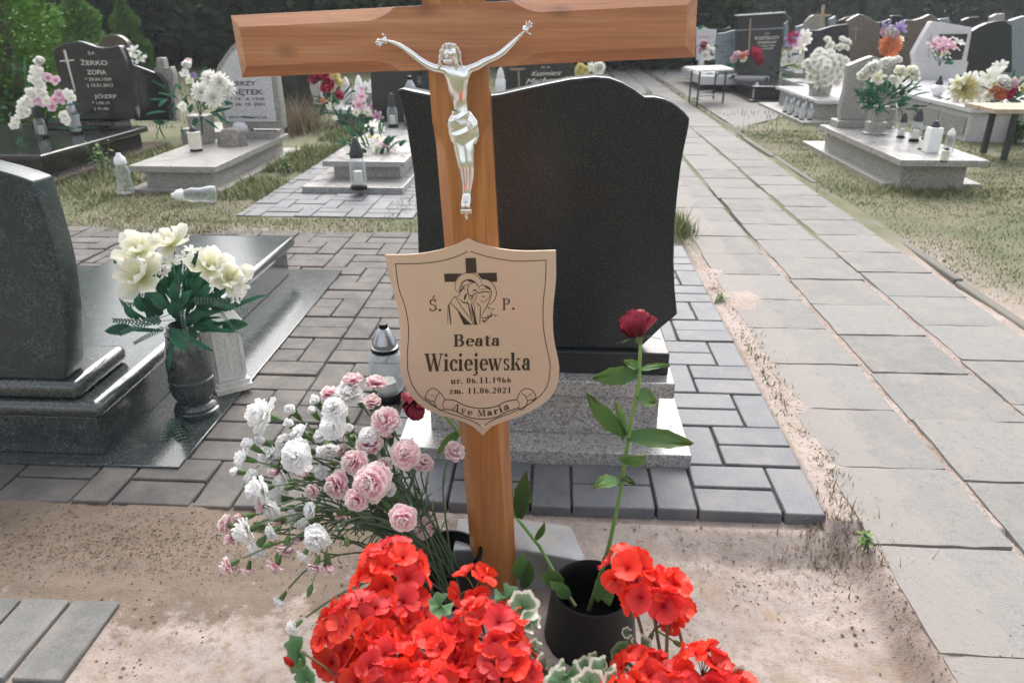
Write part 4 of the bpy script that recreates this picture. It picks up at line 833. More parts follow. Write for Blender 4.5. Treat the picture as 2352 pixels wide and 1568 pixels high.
for ax_, ay, bx, by, w, nz in ((1462, 858, 1362, 868, .030, (-.3, -.9, .3)), (1462, 905, 1505, 985 - 60, .036, (.2, -.5, .8)), (1466, 850, 1538, 838, .014, (0, -.3, .95)), (1434, 1000, 1350, 905, .034, (-.4, -.85, .2)), (1432, 1010, 1415, 925, .022, (.6, -.6, .3)),
                               (1440, 1002, 1590, 1018, .036, (.1, -.55, .8)), (1426, 1060, 1482, 1045, .034, (.3, -.7, .4)), (1418, 1100, 1364, 1118, .026, (0, -.5, .8)), (1420, 1095, 1458, 1112, .016, (0, -.4, .8)), (1472, 845, 1432, 830, .018, (0, -.5, .8)), (1385, 1290, 1408, 1255, .012, (0, -.8, .4))):
    leafdir(r1, gy(ax_, ay, yr), gy(bx, by, yr - .02 + .03 * math.sin(ax_ + bx)), w, M['roseleaf'], nz, curl=-30, frill=.002, scal=.09)
r2 = thing('rose', 'dark red rose drooping behind the lower left edge of the plaque, among the carnations', 'rose', (.08, 1.08, 0))
sp = [gy(1322, 1392, 1.05), gy(1290, 1345, 1.08), gy(1240, 1255, 1.14), gy(1184, 1185, 1.24), gy(1120, 1080, 1.27), gy(1040, 975, 1.24), gy(1000, 930, 1.22), gy(972, 925, 1.21)]
part('stem', MB().tube(sp, [.004, .004, .0036, .0034, .003, .0028, .0026, .0026], 8), M['rosestem'], r2)
inst('bloom', droop_me, aim(gy(965, 916, 1.20), (-.35, -.45, -.8), .3, 1.15), r2)
for ax_, ay, bx, by, w, Y, nz in ((1192, 1190, 1208, 1085, .034, 1.22, (-.2, -.9, .2)), (1184, 1120, 1222, 1150, .03, 1.23, (.2, -.9, .3)), (1232, 1240, 1250, 1200, .018, 1.15, (.4, -.8, .2)), (1285, 1345, 1240, 1320, .022, 1.09, (0, -.7, .7)), (1290, 1350, 1256, 1305, .03, 1.08, (.1, -.9, .5)), (1310, 1370, 1262, 1335, .026, 1.06, (.2, -.8, .5)), (1190, 1330, 1205, 1270, .032, 1.13, (-.2, -.9, .2)), (1205, 1350, 1215, 1290, .03, 1.12, (.4, -.9, .2)), (1055, 990, 1005, 1040, .022, 1.25, (.2, -.8, .6)), (1390, 1310, 1372, 1380, .03, 1.04, (.2, -.9, .2)), (1385, 1330, 1400, 1388, .03, 1.05, (-.3, -.9, .2))):
    leafdir(r2, gy(ax_, ay, Y), gy(bx, by, Y - .01), w, M['roseleaf'], nz, curl=-18)

# ------------------------------------------------------------------ red geraniums in the foreground
def floret(seed):
    r = random.Random(seed); mb = MB()
    for k in range(5):
        Mx = Matrix.Rotation(2 * math.pi * (k + r.uniform(-.08, .08)) / 5, 4, 'Z') @ Matrix.Translation((.0008, 0, r.uniform(-.0008, .0008))) @ Matrix.Rotation(r.uniform(-.3, .3), 4, 'X')
        mb.petal(Mx, .0185 * r.uniform(.92, 1.08), .0185 * r.uniform(.9, 1.1), 32 + r.uniform(-12, 12), -30 + r.uniform(-15, 15), .10, .0007, 6, 6, (.62, 4.5), r.uniform(0, 6))
    mb.lathe([(.0012, .000), (.0016, .003), (.0006, .006)], 6)
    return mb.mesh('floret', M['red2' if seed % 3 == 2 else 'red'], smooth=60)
florets = [floret(i) for i in range(6)]
def gleaf(seed, mt='gleaf'):
    r = random.Random(seed); mb = MB(); nr, ns = 6, 36; vs = []; gs = []
    for j in range(nr + 1):
        f = j / nr
        for i in range(ns):
            a = R(-160 + 320 * i / (ns - 1)); lobe = 1 + .085 * math.cos(a * 7) + .03 * math.cos(a * 21)
            rad = .026 * f * (1 + (lobe - 1) * f); z = .0022 * math.cos(a * 7 + .6) * f * f + .006 * f * f + .002 * math.sin(3 * a + seed)
            vs.append((rad * math.cos(a) + .004, rad * math.sin(a), z)); gs.append(f)
    mb.add(vs, [(j * ns + i, j * ns + i + 1, (j + 1) * ns + i + 1, (j + 1) * ns + i) for j in range(nr) for i in range(ns - 1)], gs)
    return mb.mesh('leaf', M[mt], smooth=60)
gleaves = [gleaf(i) for i in range(3)] + [gleaf(i + 5, 'gleafw') for i in range(3)]
def geranium(root, base, heads, leaves, seed):
    r = random.Random(seed)
    for (vx, vy, vr, Y, full) in heads:
        c = gy(vx, vy, Y); dep = (c - Vector((0, 0, CAM_H))).length * math.cos(math.atan((vy - 784) / FPX)); rad = vr * dep / FPX * .86
        up = (Vector((c.x - base[0], (c.y - base[1]) * .6, .22))).normalized(); up = (up + Vector((0, -.55, .45))).normalized()
        low = c - up * rad * .9; mb = MB(); f0 = Vector((base[0] + r.uniform(-.05, .05), base[1] + r.uniform(-.03, .03), .16))
        mb.tube([f0, (f0 + low) / 2 + Vector((0, 0, .02)), low], [.0028, .0024, .002], 6)
        n = max(5, int(2.15 * (vr / 29) ** 2 * 1.15)); spots = []
        for k in range(n):
            z = 1 - (k + .5) / n * 1.25; s_ = math.sqrt(max(0, 1 - z * z)); a = k * 2.39996 + r.uniform(-.2, .2)
            dloc = Vector((s_ * math.cos(a), s_ * math.sin(a), z)); dw = up.to_track_quat('Z', 'Y') @ dloc; dw.normalize()
            pos = low + up * rad * .25 + Vector((dw.x, dw.y, dw.z)) * rad * r.uniform(.86, 1.06)
            spots.append((pos, (dw + Vector((r.uniform(-.3, .3), r.uniform(-.3, .3), r.uniform(-.1, .3)))).normalized())); mb.tube([low, low + (pos - low) * .6 + up * .003, pos], [.0009, .0008, .0008], 4, cap=False)
        hdp = part('flower_head', mb, M['gstem'], root)
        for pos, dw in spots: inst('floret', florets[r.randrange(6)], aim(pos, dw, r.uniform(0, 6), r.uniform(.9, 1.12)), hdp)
    for (vx, vy, Y, w, nv) in leaves:
        c = gy(vx, vy, Y); s_ = w * 1.55 * c.length / 1.2 / FPX / .050; f0 = Vector((base[0] + r.uniform(-.05, .05), base[1] + r.uniform(-.03, .03), .16))
        nrm = (Vector(nv) + Vector((r.uniform(-.2, .2), r.uniform(-.2, .2), 0))).normalized()
        lf = inst('leaf', gleaves[r.randrange(3) + (3 if (vx > 1240 or 1180 < vx < 1240) and r.random() < .85 else 0)], aim(c, nrm, r.uniform(0, 6), s_), root)
        part('leaf_stalk', MB().tube([f0, (f0 + c) / 2 + Vector((0, 0, .03)), c - nrm * .001], [.0018, .0015, .0012], 5), M['gstem'], root)
def pot(root, x, y, rx):
    part('pot', MB().lathe([(.07, -.01), (.075, 0), (.095, .14), (.10, .145), (.10, .165), (.094, .165), (.09, .14), (.01, .14)], 32, (x, y, -.01)), M['pot'], root, smooth=50)
    part('potting_soil', MB().lathe([(.089, .138), (.06, .146), (.01, .150)], 20, (x, y, -.01)), M['soil'], root)
M['pot'] = plain('brown_plastic_pot', (.20, .08, .045), .6, var=.1)
ga = thing('geranium', 'bushy scarlet geranium with large round flower heads at the bottom, left of the vase', 'plant', (-.10, .60, 0))
geranium(ga, (-.10, .60), [(885, 1300, 82, .70, 1), (1090, 1332, 44, .72, 1), (885, 1395, 84, .66, 1), (792, 1440, 96, .62, 1), (850, 1530, 100, .58, 1), (1000, 1495, 84, .61, 1), (1125, 1445, 92, .63, 1), (1160, 1545, 100, .58, 1), (985, 1600, 90, .55, 1)],
         [(1015, 1388, .66, 46, (.1, -.6, .8)), (690, 1495, .57, 62, (-.5, -.7, .5)), (705, 1565, .55, 50, (-.5, -.6, .5)), (1195, 1395, .66, 62, (.3, -.6, .7)), (1160, 1370, .67, 52, (.2, -.4, .8)), (1218, 1430, .65, 44, (.5, -.5, .6)), (1228, 1490, .62, 40, (.6, -.5, .6)), (1150, 1640, .52, 70, (.2, -.3, .9))], 4)
pot(ga, -.10, .60, 1)
gb = thing('geranium', 'scarlet geranium with white-edged leaves at the bottom, in front of the black vase', 'plant', (.18, .60, 0))
geranium(gb, (.18, .60), [(1432, 1300, 52, .70, 1), (1492, 1345, 60, .69, 1), (1535, 1340, 34, .69, 1), (1552, 1400, 32, .69, 1), (1478, 1545, 64, .60, 1), (1622, 1535, 70, .60, 1), (1685, 1600, 66, .57, 1), (1560, 1610, 66, .56, 1), (1400, 1610, 50, .56, 1)],
         [(1340, 1540, .62, 56, (.0, -.7, .7)), (1425, 1500, .63, 46, (.3, -.8, .4)), (1375, 1515, .64, 44, (-.4, -.8, .3)), (1385, 1540, .6, 60, (0, -.6, .8)), (1305, 1545, .6, 62, (-.2, -.6, .8)), (1470, 1480, .66, 46, (.3, -.6, .7)), (1255, 1535, .6, 44, (-.3, -.6, .7)), (1290, 1565, .58, 60, (-.2, -.5, .8)), (1350, 1575, .58, 66, (0, -.5, .8)), (1415, 1565, .58, 50, (.2, -.6, .7)), (1440, 1452, .66, 22, (.3, -.6, .6)), (1700, 1560, .6, 50, (.5, -.5, .7))], 9)
pot(gb, .18, .60, 1)
for (x0, y0, x1, y1, Y) in ((1495, 1455, 1525, 1425, .68), (1515, 1415, 1500, 1450, .685), (1505, 1445, 1545, 1470, .68)):
    a_, b_ = gy(x0, y0, Y), gy(x1, y1, Y); part('bud_stalk', MB().tube([a_, b_], .0012, 5).lathe([(.0008, 0), (.003, .004), (.0034, .010), (.001, .016)], 8, M=aim(b_, b_ - a_)), M['gstem'], gb)
for k, (bx, by) in enumerate(((675, 1530), (688, 1545), (700, 1538))):
    b_ = gy(bx, by, .56); a_ = gy(712, 1565, .56); part('bud', MB().tube([a_, b_], .001, 5).lathe([(.0008, 0), (.003, .004), (.0034, .010), (.001, .016)], 8, M=aim(b_, b_ - a_)), M['red'] if k == 0 else M['gstem'], ga)

# ------------------------------------------------------------------ lanterns and vases
def lantern(kind, px, py, z, hpx, label, group=None, name='grave_lantern', loc=None, h=None, cat='lantern'):
    p = loc or gz(px, py, z); p = Vector(p); dist = (p - Vector((0, 0, CAM_H))).length
    h = h or hpx * dist / FPX * .99; t = thing(name, label, cat, p, group); c = tuple(p); rw = h
    def L(n, prof, mat, seg=18, **k): return part(n, MB().lathe([(r * rw, z_ * h) for r, z_ in prof], seg, c), M[mat], t, smooth=50, **k)
    if kind == 'glass':                   # waisted glass body, cone lid
        L('base', [(.15, 0), (.155, .03), (.13, .06)], 'blackp'); L('glass', [(.125, .061), (.165, .14), (.15, .36), (.17, .52), (.12, .62)], 'frost')
        L('candle', [(.07, .064), (.07, .34)], 'cream'); L('lid', [(.15, .60), (.155, .66), (.10, .82), (.05, .92), (.05, .99), (.01, 1)], 'metal'); L('knob', [(.052, .93), (.054, 1.0), (.01, 1.01)], 'blackp')
    elif kind == 'clear':                 # clear glass with dark lid
        L('base', [(.16, 0), (.165, .05), (.13, .09)], 'blackp'); L('glass', [(.12, .091), (.16, .16), (.155, .5), (.11, .62)], 'glass')
        L('candle', [(.085, .095), (.085, .35)], 'cream'); L('lid', [(.13, .61), (.135, .68), (.09, .86), (.04, .98), (.01, 1)], 'darkmetal')
    elif kind == 'white':                 # white glass with pale cone lid
        L('body', [(.16, 0), (.18, .03), (.16, .10), (.2, .30), (.18, .58), (.12, .66)], 'whiteled'); L('lid', [(.14, .655), (.145, .70), (.10, .88), (.03, .99), (.01, 1)], 'white')
    elif kind == 'lead':                  # long transparent lantern with white lid
        L('glass', [(.17, 0), (.2, .02), (.21, .12), (.16, .38), (.18, .55), (.13, .70), (.12, .74)], 'glass'); L('lid', [(.14, .735), (.155, .76), (.13, .88), (.06, .96), (.055, 1), (.01, 1)], 'whitegloss')
    elif kind == 'cup':                   # plain candle cup
        L('body', [(.24, .09), (.26, .5), (.25, .72), (.27, .76), (.22, .78)], 'cream'); L('base', [(.25, 0), (.25, .085), (.2, .089)], 'blackp'); L('lid', [(.2, .781), (.17, .86), (.05, 1), (.01, 1)], 'darkmetal')
    elif kind == 'globe':
        L('body', [(.14, .0), (.22, .07), (.34, .22), (.36, .34), (.31, .48), (.18, .58)], 'whiteled', 24); L('lid', [(.2, .575), (.18, .65), (.1, .82), (.05, 1), (.01, 1)], 'darkmetal')
    elif kind == 'box':                   # square white block lantern
        part('body', MB().box(c[0] - .2 * h, c[0] + .2 * h, c[1] - .2 * h, c[1] + .2 * h, c[2], c[2] + .8 * h), M['whitegloss'], t, bevel=.004); L('lid', [(.15, .803), (.13, .87), (.06, 1), (.01, 1)], 'darkmetal')
    return t
M['frost2'] = M['frost']
# clear glass lantern behind the plaque
p = gz(893, 915, 0); lt = thing('grave_lantern', 'large clear glass lantern with silver cone lid on the paving, half behind the plaque', 'lantern', p); c = tuple(p)
def LL(n, prof, mat, seg=32): return part(n, MB().lathe(prof, seg, c), M[mat], lt, smooth=45)
LL('base', [(.040, 0), (.042, .004), (.042, .018), (.036, .024)], 'blackp'); LL('glass', [(.036, .0245), (.046, .038), (.050, .07), (.051, .115), (.044, .145), (.033, .157), (.031, .154), (.042, .142), (.048, .113), (.047, .07), (.043, .04), (.01, .028)], 'glass')
LL('candle', [(.028, .03), (.028, .06), (.004, .062)], 'cream'); LL('lid', [(.036, .158), (.038, .162), (.038, .170), (.034, .172), (.034, .182), (.036, .184), (.028, .205), (.016, .225), (.012, .228)], 'metal'); LL('lid_rim', [(.0385, .157), (.0395, .160), (.0395, .167), (.0385, .169)], 'blackp'); LL('knob', [(.0125, .2285), (.013, .242), (.002, .243)], 'blackp')
for a in (-100, -40): part('relief_rose', MB().lathe([(.001, 0), (.013, .002), (.008, .004), (.010, .006), (.002, .009)], 9, M=aim(Vector(c) + Vector((.049 * math.cos(R(a)), .049 * math.sin(R(a)), .09)), (math.cos(R(a)), math.sin(R(a)), 0))), M['frost'], lt, smooth=20)
# stone vase on the green ground plate
sv = thing('stone_vase', 'turned dark green granite vase on the polished plate of the left grave', 'vase', (-1.0, 1.80, .008)); c = (-1.0, 1.80, .0085)
part('body', MB().lathe([(.060, 0), (.062, .006), (.062, .014), (.056, .018), (.058, .024), (.054, .030), (.046, .036), (.047, .044), (.056, .060), (.062, .085), (.060, .10), (.0615, .104), (.0615, .110), (.0585, .113), (.059, .15), (.055, .19), (.048, .225), (.044, .232), (.0465, .238), (.0465, .246), (.042, .25), (.038, .268), (.034, .268), (.030, .24), (.004, .235)], 40, c), M['green'], sv, smooth=40)
# white plastic lantern behind the vase
wl = thing('grave_lantern', 'white plastic house-shaped lantern with fretwork side behind the dark stone vase', 'lantern', (-.965, 1.965, .008)); c = Vector((-.968, 1.955, .0085)); Rz = Matrix.Translation(c) @ Matrix.Rotation(R(38), 4, 'Z') @ Matrix.Scale(1.25, 4)
def rb(n, hx, hy, z0, z1, bev=.002, hx2=None): 
    hx2 = hx if hx2 is None else hx2
    mb = MB().box(-hx, hx, -hy, hy, z0, z1, Rz)
    if hx2 != hx:
        k = hx2 / hx
        for i in range(4, 8): q = Rz.inverted() @ Vector(mb.v[i]); q.x *= k; q.y *= k; mb.v[i] = tuple(Rz @ q)
    return part(n, mb, M['white'], wl, bevel=bev)
rb('base', .043, .043, 0, .016); rb('foot_moulding', .039, .039, .0162, .028); rb('body', .033, .033, .0282, .165); rb('cornice', .041, .041, .1652, .178); rb('roof', .042, .042, .1782, .212, .002, .022); rb('finial', .017, .017, .2122, .232, .003, .010)
for f in range(4):
    A = Rz @ Matrix.Rotation(R(90 * f), 4, 'Z'); mb = MB()
    for (a0, a1, z0, z1) in ((-.031, -.026, .034, .16), (.026, .031, .034, .16), (-.026, .026, .034, .039), (-.026, .026, .155, .16), (-.003, .003, .06, .14), (-.016, .016, .105, .112)): mb.box(a0, a1, -.0362, -.0335, z0, z1, A)
    for k in range(12):
        zz = .046 + .0098 * k
        for s_ in (-1, 1): mb.tube([A @ Vector((s_ * .024, -.035, zz)), A @ Vector((s_ * (.012 + .006 * (k % 2)), -.0355, zz + .006)), A @ Vector((s_ * .006, -.035, zz - .003))], .0014, 4)
    part('fretwork', mb, M['white'], wl, smooth=0)

# ------------------------------------------------------------------ artificial flowers
FL = {}
def fmesh(kind, mat):
    key = (kind, mat)
    if key not in FL:
        lay = {'magnolia': [(4, .060, .048, -8, 38, .25, .002, .002, 0), (4, .050, .038, 30, 35, .3, .002, .002, .003), (5, .014, .006, 70, 10, .2, 0, .001, .003)],
               'daisy': [(16, .036, .009, 10, -10, .3, 0, .003, 0), (16, .032, .009, 28, -10, .3, 0, .003, .002), (13, .024, .008, 48, -10, .3, 0, .002, .004), (9, .015, .006, 66, 0, .3, 0, .001, .005)],
               'star': [(6, .016, .008, 10, -10, .2, 0, .001, 0)],
               'rose': [(6, .026, .026, 25, 15, .25, .001, .002, 0), (5, .025, .024, 50, 20, .3, .001, .002, .002), (5, .023, .02, 72, 15, .3, .001, .001, .004), (3, .021, .014, 88, 0, .3, 0, 0, .005)],
               'lily': [(6, .040, .020, 35, -45, .35, .001, .002, 0)],
               'orchid': [(5, .022, .019, 12, 5, .15, .001, .001, 0)]}[kind]
        FL[key] = bloom(lay, len(FL) + 3, M[mat], 'bloom')
    return FL[key]
fern_me = None
def mk_leaf(kind):
    mb = MB()
    if kind == 'ivy': mb.petal(Matrix.Identity(4), .046, .022, 20, -50, .2, .002, 4, 6, (.5, 1.5), 0, 0, 0, 1.0)
    if kind == 'blade': mb.petal(Matrix.Identity(4), .09, .010, 30, -60, .4, 0, 2, 7, (.4, 1.6))
    if kind == 'sprig':
        pts = [Vector((.16 * t, 0, .05 * t - .09 * t * t)) for t in [k / 16 for k in range(17)]]; mb.tube(pts, .0011, 4)
        for k in range(3, 17):
            for s_ in (-1, 1):
                Mx = Matrix.Translation(pts[k]) @ Matrix.Rotation(s_ * R(50), 4, 'Z'); mb.petal(Mx, .014 * (1.2 - .6 * k / 16), .005, 25, -20, .2, 0, 2, 3, (.5, 2))
    return mb.mesh('leaf' if kind != 'sprig' else 'fern_sprig', M['fsage' if kind == 'sprig' else 'fgreen'], smooth=60)
LV = {k: mk_leaf(k) for k in ('ivy', 'blade', 'sprig')}
VIEW = Vector((0, -1, .25))
def arrangement(label, foot, flowers, greens=14, spread=.12, cat='flowers', seed=0, up=(0, 0, 1), gs=1.0, sprigs=(), gmat=None, group=None):
    # flowers: (view x, view y, Y, kind, material, size in view px); foot: world point where the stems meet
    gs = gs if gs < 1.3 else gs * .62; greens = greens if gs == .95 else int(greens * 1.6); r = random.Random(seed); foot = Vector(foot); t = thing('flower_arrangement', label, cat, foot, group); st = MB()
    natural = {'magnolia': .10, 'daisy': .078, 'star': .034, 'rose': .05, 'lily': .075, 'orchid': .046}
    cen = Vector((0, 0, 0)); n = 0
    for (vx, vy, Y, kd, mt, sz) in flowers:
        p = gy(vx, vy, Y); d = (p - Vector((0, 0, CAM_H))).length; out = (p - foot).normalized(); ax = (out + VIEW * .7 + Vector((r.uniform(-.3, .3), 0, r.uniform(-.2, .3)))).normalized()
        inst('bloom', fmesh(kd, mt), aim(p, ax, r.uniform(0, 6), sz * d / FPX / natural[kd]), t)
        e = p - ax * .004; st.tube([foot, (foot + e) / 2 + Vector(up) * .02 + (foot - e) * .05, e], .0016 * gs, 4); cen += p; n += 1
    cen = cen / max(1, n)
    for k in range(greens):
        dr = ((cen - foot).normalized() * .8 + Vector((r.uniform(-1, 1), r.uniform(-.9, .5), r.uniform(-.6, .7)))).normalized(); kd = 'ivy' if r.random() < .55 else 'blade'
        p = foot + dr * (cen - foot).length * r.uniform(.25, .75); nrm = (VIEW + Vector((r.uniform(-.7, .7), 0, r.uniform(-.3, .7)))).normalized()
        X = (dr - nrm * dr.dot(nrm)).normalized(); Mx = Matrix((X, nrm.cross(X), nrm)).transposed().to_4x4(); Mx.translation = p
        inst('leaf', LV[kd], Mx @ Matrix.Scale(gs * r.uniform(.9, 1.7), 4), t)
    for (vx0, vy0, vx1, vy1, Y) in sprigs:
        a, b = gy(vx0, vy0, Y), gy(vx1, vy1, Y - .03); X = (b - a).normalized(); nrm = VIEW.normalized(); nrm = (nrm - X * X.dot(nrm)).normalized(); Mx = Matrix((X, nrm.cross(X), nrm)).transposed().to_4x4(); Mx.translation = a
        inst('fern_sprig', LV['sprig'], Mx @ Matrix.Scale((b - a).length / .16, 4), t)
    part('stems', st, M['fgreen'], t, kind='stuff')
    return t
arrangement('cream magnolias and green fern leaves in the dark stone vase of the left grave', (-1.0, 1.80, .26),
    [(322, 578, 1.76, 'magnolia', 'fcream', 88), (398, 560, 1.84, 'magnolia', 'fcream', 80), (325, 635, 1.72, 'magnolia', 'fcream', 100), (482, 612, 1.80, 'magnolia', 'fcream', 84), (525, 640, 1.78, 'magnolia', 'fcream', 88), (360, 612, 1.8, 'star', 'fwhite', 40), (392, 603, 1.78, 'star', 'fwhite', 44),
     (380, 625, 1.76, 'star', 'fwhite', 34), (345, 545, 1.84, 'star', 'fwhite', 40), (425, 590, 1.8, 'star', 'fwhite', 40), (552, 655, 1.76, 'star', 'fwhite', 40), (540, 680, 1.74, 'star', 'fwhite', 36), (560, 630, 1.8, 'star', 'fwhite', 32), (440, 575, 1.86, 'star', 'fwhite', 36)], 95, seed=2, gs=.95,
    sprigs=((400, 735, 250, 740, 1.72), (395, 720, 262, 770, 1.70), (400, 700, 285, 665, 1.76), (395, 745, 300, 790, 1.68), (420, 690, 430, 800, 1.66), (500, 700, 545, 770, 1.70), (440, 700, 390, 620, 1.74), (480, 690, 560, 715, 1.7), (430, 690, 540, 690, 1.68), (400, 700, 275, 700, 1.78)))
for (a, b_, c_, d_) in ((385, 965, 405, 1035), (400, 960, 365, 1035), (410, 965, 452, 995)): pass
sg = thing('fern_sprig', 'small green fern sprig lying on the plate in front of the stone vase', 'leaf', gz(392, 965, .012))
for x1, y1 in ((368, 1036), (398, 1012), (432, 1032), (458, 994)):
    a, b_ = gz(392, 962, .013), gz(x1, y1, .011); X = (b_ - a).normalized(); Mx = Matrix((X, Vector((0, 0, 1)).cross(X), Vector((0, 0, 1)))).transposed().to_4x4(); Mx.translation = a + Vector((0, 0, .002))
    inst('leaf', LV['sprig'], Mx @ Matrix.Scale((b_ - a).length / .16, 4) @ Matrix.Rotation(R(0), 4, 'Y'), sg)

# ------------------------------------------------------------------ graves further back
def stone(root, f, pts, Y, th, mat, name='headstone', zmin=None, bev=.006):
    pp = [gy(*f(x, y), Y) for x, y in pts][::-1]; q = [(p.x, p.z if zmin is None else max(zmin, p.z)) for p in pp]
    ar = sum(q[i][0] * q[(i + 1) % len(q)][1] - q[(i + 1) % len(q)][0] * q[i][1] for i in range(len(q)))
    if ar < 0: q = q[::-1]
    return part(name, MB().prism(q, Y, Y + th), M[mat], root, bevel=bev, seg=3, smooth=35, ang=50)
def decal(root, name, f, polys, Y, mat, off=.0025, label=None):
    mb = MB()
    for i, q in enumerate(polys): mb.add([gy(*f(x, y), Y) - Vector((0, off + i * 2e-5, 0)) for x, y in q], [tuple(range(len(q)))])
    return part(name, mb, M[mat], root, label, smooth=0)
def ident(x, y): return (x, y)
def wtext(root, s, f, x0, x1, yb, yt, Y, mat='gold', bold=.0, shear=0.0, yb2=None):
    cu = bpy.data.curves.new('t', 'FONT'); cu.body = s; cu.size = 1; cu.offset = bold; cu.shear = shear; cu.resolution_u = 3
    o = bpy.data.objects.new('t', cu); COL.objects.link(o); dg = bpy.context.evaluated_depsgraph_get(); me = bpy.data.meshes.new_from_object(o.evaluated_get(dg)); bpy.data.objects.remove(o)
    xs_ = [v.co.x for v in me.vertices]; ys_ = [v.co.y for v in me.vertices]; a, b, c, d = min(xs_), max(xs_), 0.0, max(ys_)
    p0, p1 = gy(*f(x0, yb), Y), gy(*f(x1, yb2 if yb2 is not None else yb), Y); hh = gy(*f(x0, yt), Y).z - p0.z; mb = MB()
    mb.add([p0 + (p1 - p0) * ((v.co.x - a) / (b - a)) + Vector((0, -.003, hh * v.co.y / d)) for v in me.vertices], [tuple(p.vertices) for p in me.polygons])
    return part('inscription', mb, M[mat], root, smooth=0)
# --- black grave at the upper left
g1 = thing('grave_monument', 'polished black headstone with white cross and gold-grey lettering at the upper left', 'gravestone', (-3.9, 5.4, 0))
slab(g1, 'base_block', -4.9, -3.37, 4.74, 6.02, -.02, .152, M['black'], .004)
slab(g1, 'foundation', -4.95, -3.30, 4.62, 6.3, -.03, .03, M['brown'], .004)
part('cover_slab', MB().box(-4.95, -3.32, 4.69, 6.07, .1525, .2), M['black'], g1, bevel=.015, seg=4)
slab(g1, 'plinth', -4.12, -3.44, 5.80, 6.04, .2003, .262, M['black'], .006)
ol = [(600, 1100), (585, 980), (545, 800), (500, 620), (465, 450), (500, 425), (560, 395), (620, 378), (690, 370), (740, 378), (800, 400), (860, 422), (920, 430), (980, 425), (1060, 408), (1100, 480), (1140, 580), (1165, 680), (1190, 820), (1205, 950), (1208, 1070), (900, 1090)]
stone(g1, Z1, ol, 5.9, .09, 'black', zmin=.2623, bev=.009)
decal(g1, 'cross_inlay', Z1, [[(566, 448), (590, 448), (680, 815), (668, 822)], [(535, 542), (537, 556), (668, 546), (664, 534)]], 5.9, 'gold')
for s, x0, x1, yb, yt in (('Ś.P.', 790, 858, 490, 460), ('ŻERKO', 730, 968, 584, 530), ('ZOFIA', 785, 958, 668, 628), ('* 29.04.1939', 768, 1002, 725, 698), ('† 13.01.2013', 782, 1016, 778, 750), ('JÓZEF', 848, 1050, 880, 840), ('* 1.08.19', 830, 985, 935, 910), ('† 01.06.', 845, 985, 985, 962)):
    wtext(g1, s, Z1, x0, x1, yb, yt, 5.9, 'gold', .015)
wtext(g1, 'AVE MARIA', Z1, 780, 1000, 1126, 1100, 5.80, 'bronze', .01)
for k, (x, y, hp, kd, lb) in enumerate(((385, 1232, 60, 'clear', 'glass candle jar under the white orchids, leftmost on the black grave slab'), (690, 1196, 66, 'glass', 'glass lantern with white lid in front of the gilt lettering on the black slab'), (770, 1115, 62, 'glass', 'dark-bodied glass lantern right behind the front lantern on the black slab'), (1062, 1118, 66, 'glass', 'tall glass lantern at the right end of the black grave slab'))):
    p = gz(*Z1(x, y), .2005); lantern(kd, 0, 0, .2, hp, lb, 'lanterns on the black grave', loc=p)
fl = [(365, 562, 'r'), (310, 635), (345, 640), (350, 670), (300, 712), (340, 745), (370, 770), (275, 830), (300, 850), (385, 850), (240, 900), (260, 925), (210, 935), (190, 985), (240, 1005), (200, 1030), (150, 1075), (130, 1120), (430, 700, 'p'), (500, 725, 'p'), (530, 850, 'p'), (610, 840), (640, 880), (550, 890, 'p'), (500, 895, 'p'), (340, 905, 'p'), (385, 925, 'p'), (470, 960, 'p'), (575, 1040), (590, 1080), (350, 815), (420, 905)]
arrangement('white and pale pink orchid sprays in a glass jar at the upper left', gz(*Z1(400, 1130), .25), [(*Z1(a[0], a[1]), 5.15, 'rose' if a[2:] == ('r',) else 'orchid', 'fpink' if a[2:] == ('p',) else 'fwhite', 22) for a in fl], 26, seed=4, gs=1.6)
# --- grey granite grave with pale inscribed stone
g2 = thing('grave_monument', 'weathered grey granite grave with pale inscribed headstone partly behind the left cross arm', 'gravestone', (-2.42, 5.3, 0))
slab(g2, 'base_block', -2.63, -2.19, 4.66, 6.0, -.03, .115, M['greyfar'], .004); slab(g2, 'foundation', -2.72, -2.10, 4.58, 6.2, -.03, .012, M['greyfar'], .003)
slab(g2, 'cover_slab', -2.70, -2.133, 4.60, 6.0, .1152, .157, M['greyfar'], .005); slab(g2, 'plinth', -2.72, -2.16, 5.72, 5.99, .1573, .205, M['greyfar'], .005)
V2 = [(512, 296), (502, 240), (490, 190), (500, 150), (530, 108), (552, 90), (590, 82), (616, 105), (630, 150), (636, 181), (644, 240), (651, 296)]
stone(g2, ident, V2, 5.78, .10, 'greyfar', zmin=.2053)
V3 = [(520, 280), (511, 235), (500, 192), (510, 155), (534, 120), (556, 104), (586, 96), (608, 115), (618, 152), (623, 185), (630, 240), (635, 280)]
stone(g2, ident, V3, 5.768, .0118, 'pale', 'inscribed_panel', bev=.001)
for s, x0, x1, yb, yt in (('JERZY', 300, 502, 766, 728), ('ZIĘTEK', 258, 570, 848, 800), ('* 19.  3. 1930', 275, 580, 899, 874), ('† 26. 10. 2001', 275, 582, 947, 922), ('BÓG TAK CHCIAŁ', 262, 612, 1060, 1038)):
    wtext(g2, s, Z2, x0, x1, yb, yt, 5.768, 'greyink', .02)
sv2 = thing('stone_vase', 'square grey granite vase holding white daisies on the grey grave', 'vase', (-2.5, 5.2, .157))
p = gz(460, 331, .1575); c = Vector(p)
mb = MB().box(-.075, .075, -.075, .075, 0, .20)
for i in range(4): a = mb.v[i]; mb.v[i] = (a[0] * .8, a[1] * .8, a[2])
mb.v = [(a + c.x, b + c.y + .07, d + c.z) for a, b, d in mb.v]; part('body', mb, M['greyfar'], sv2, bevel=.006)
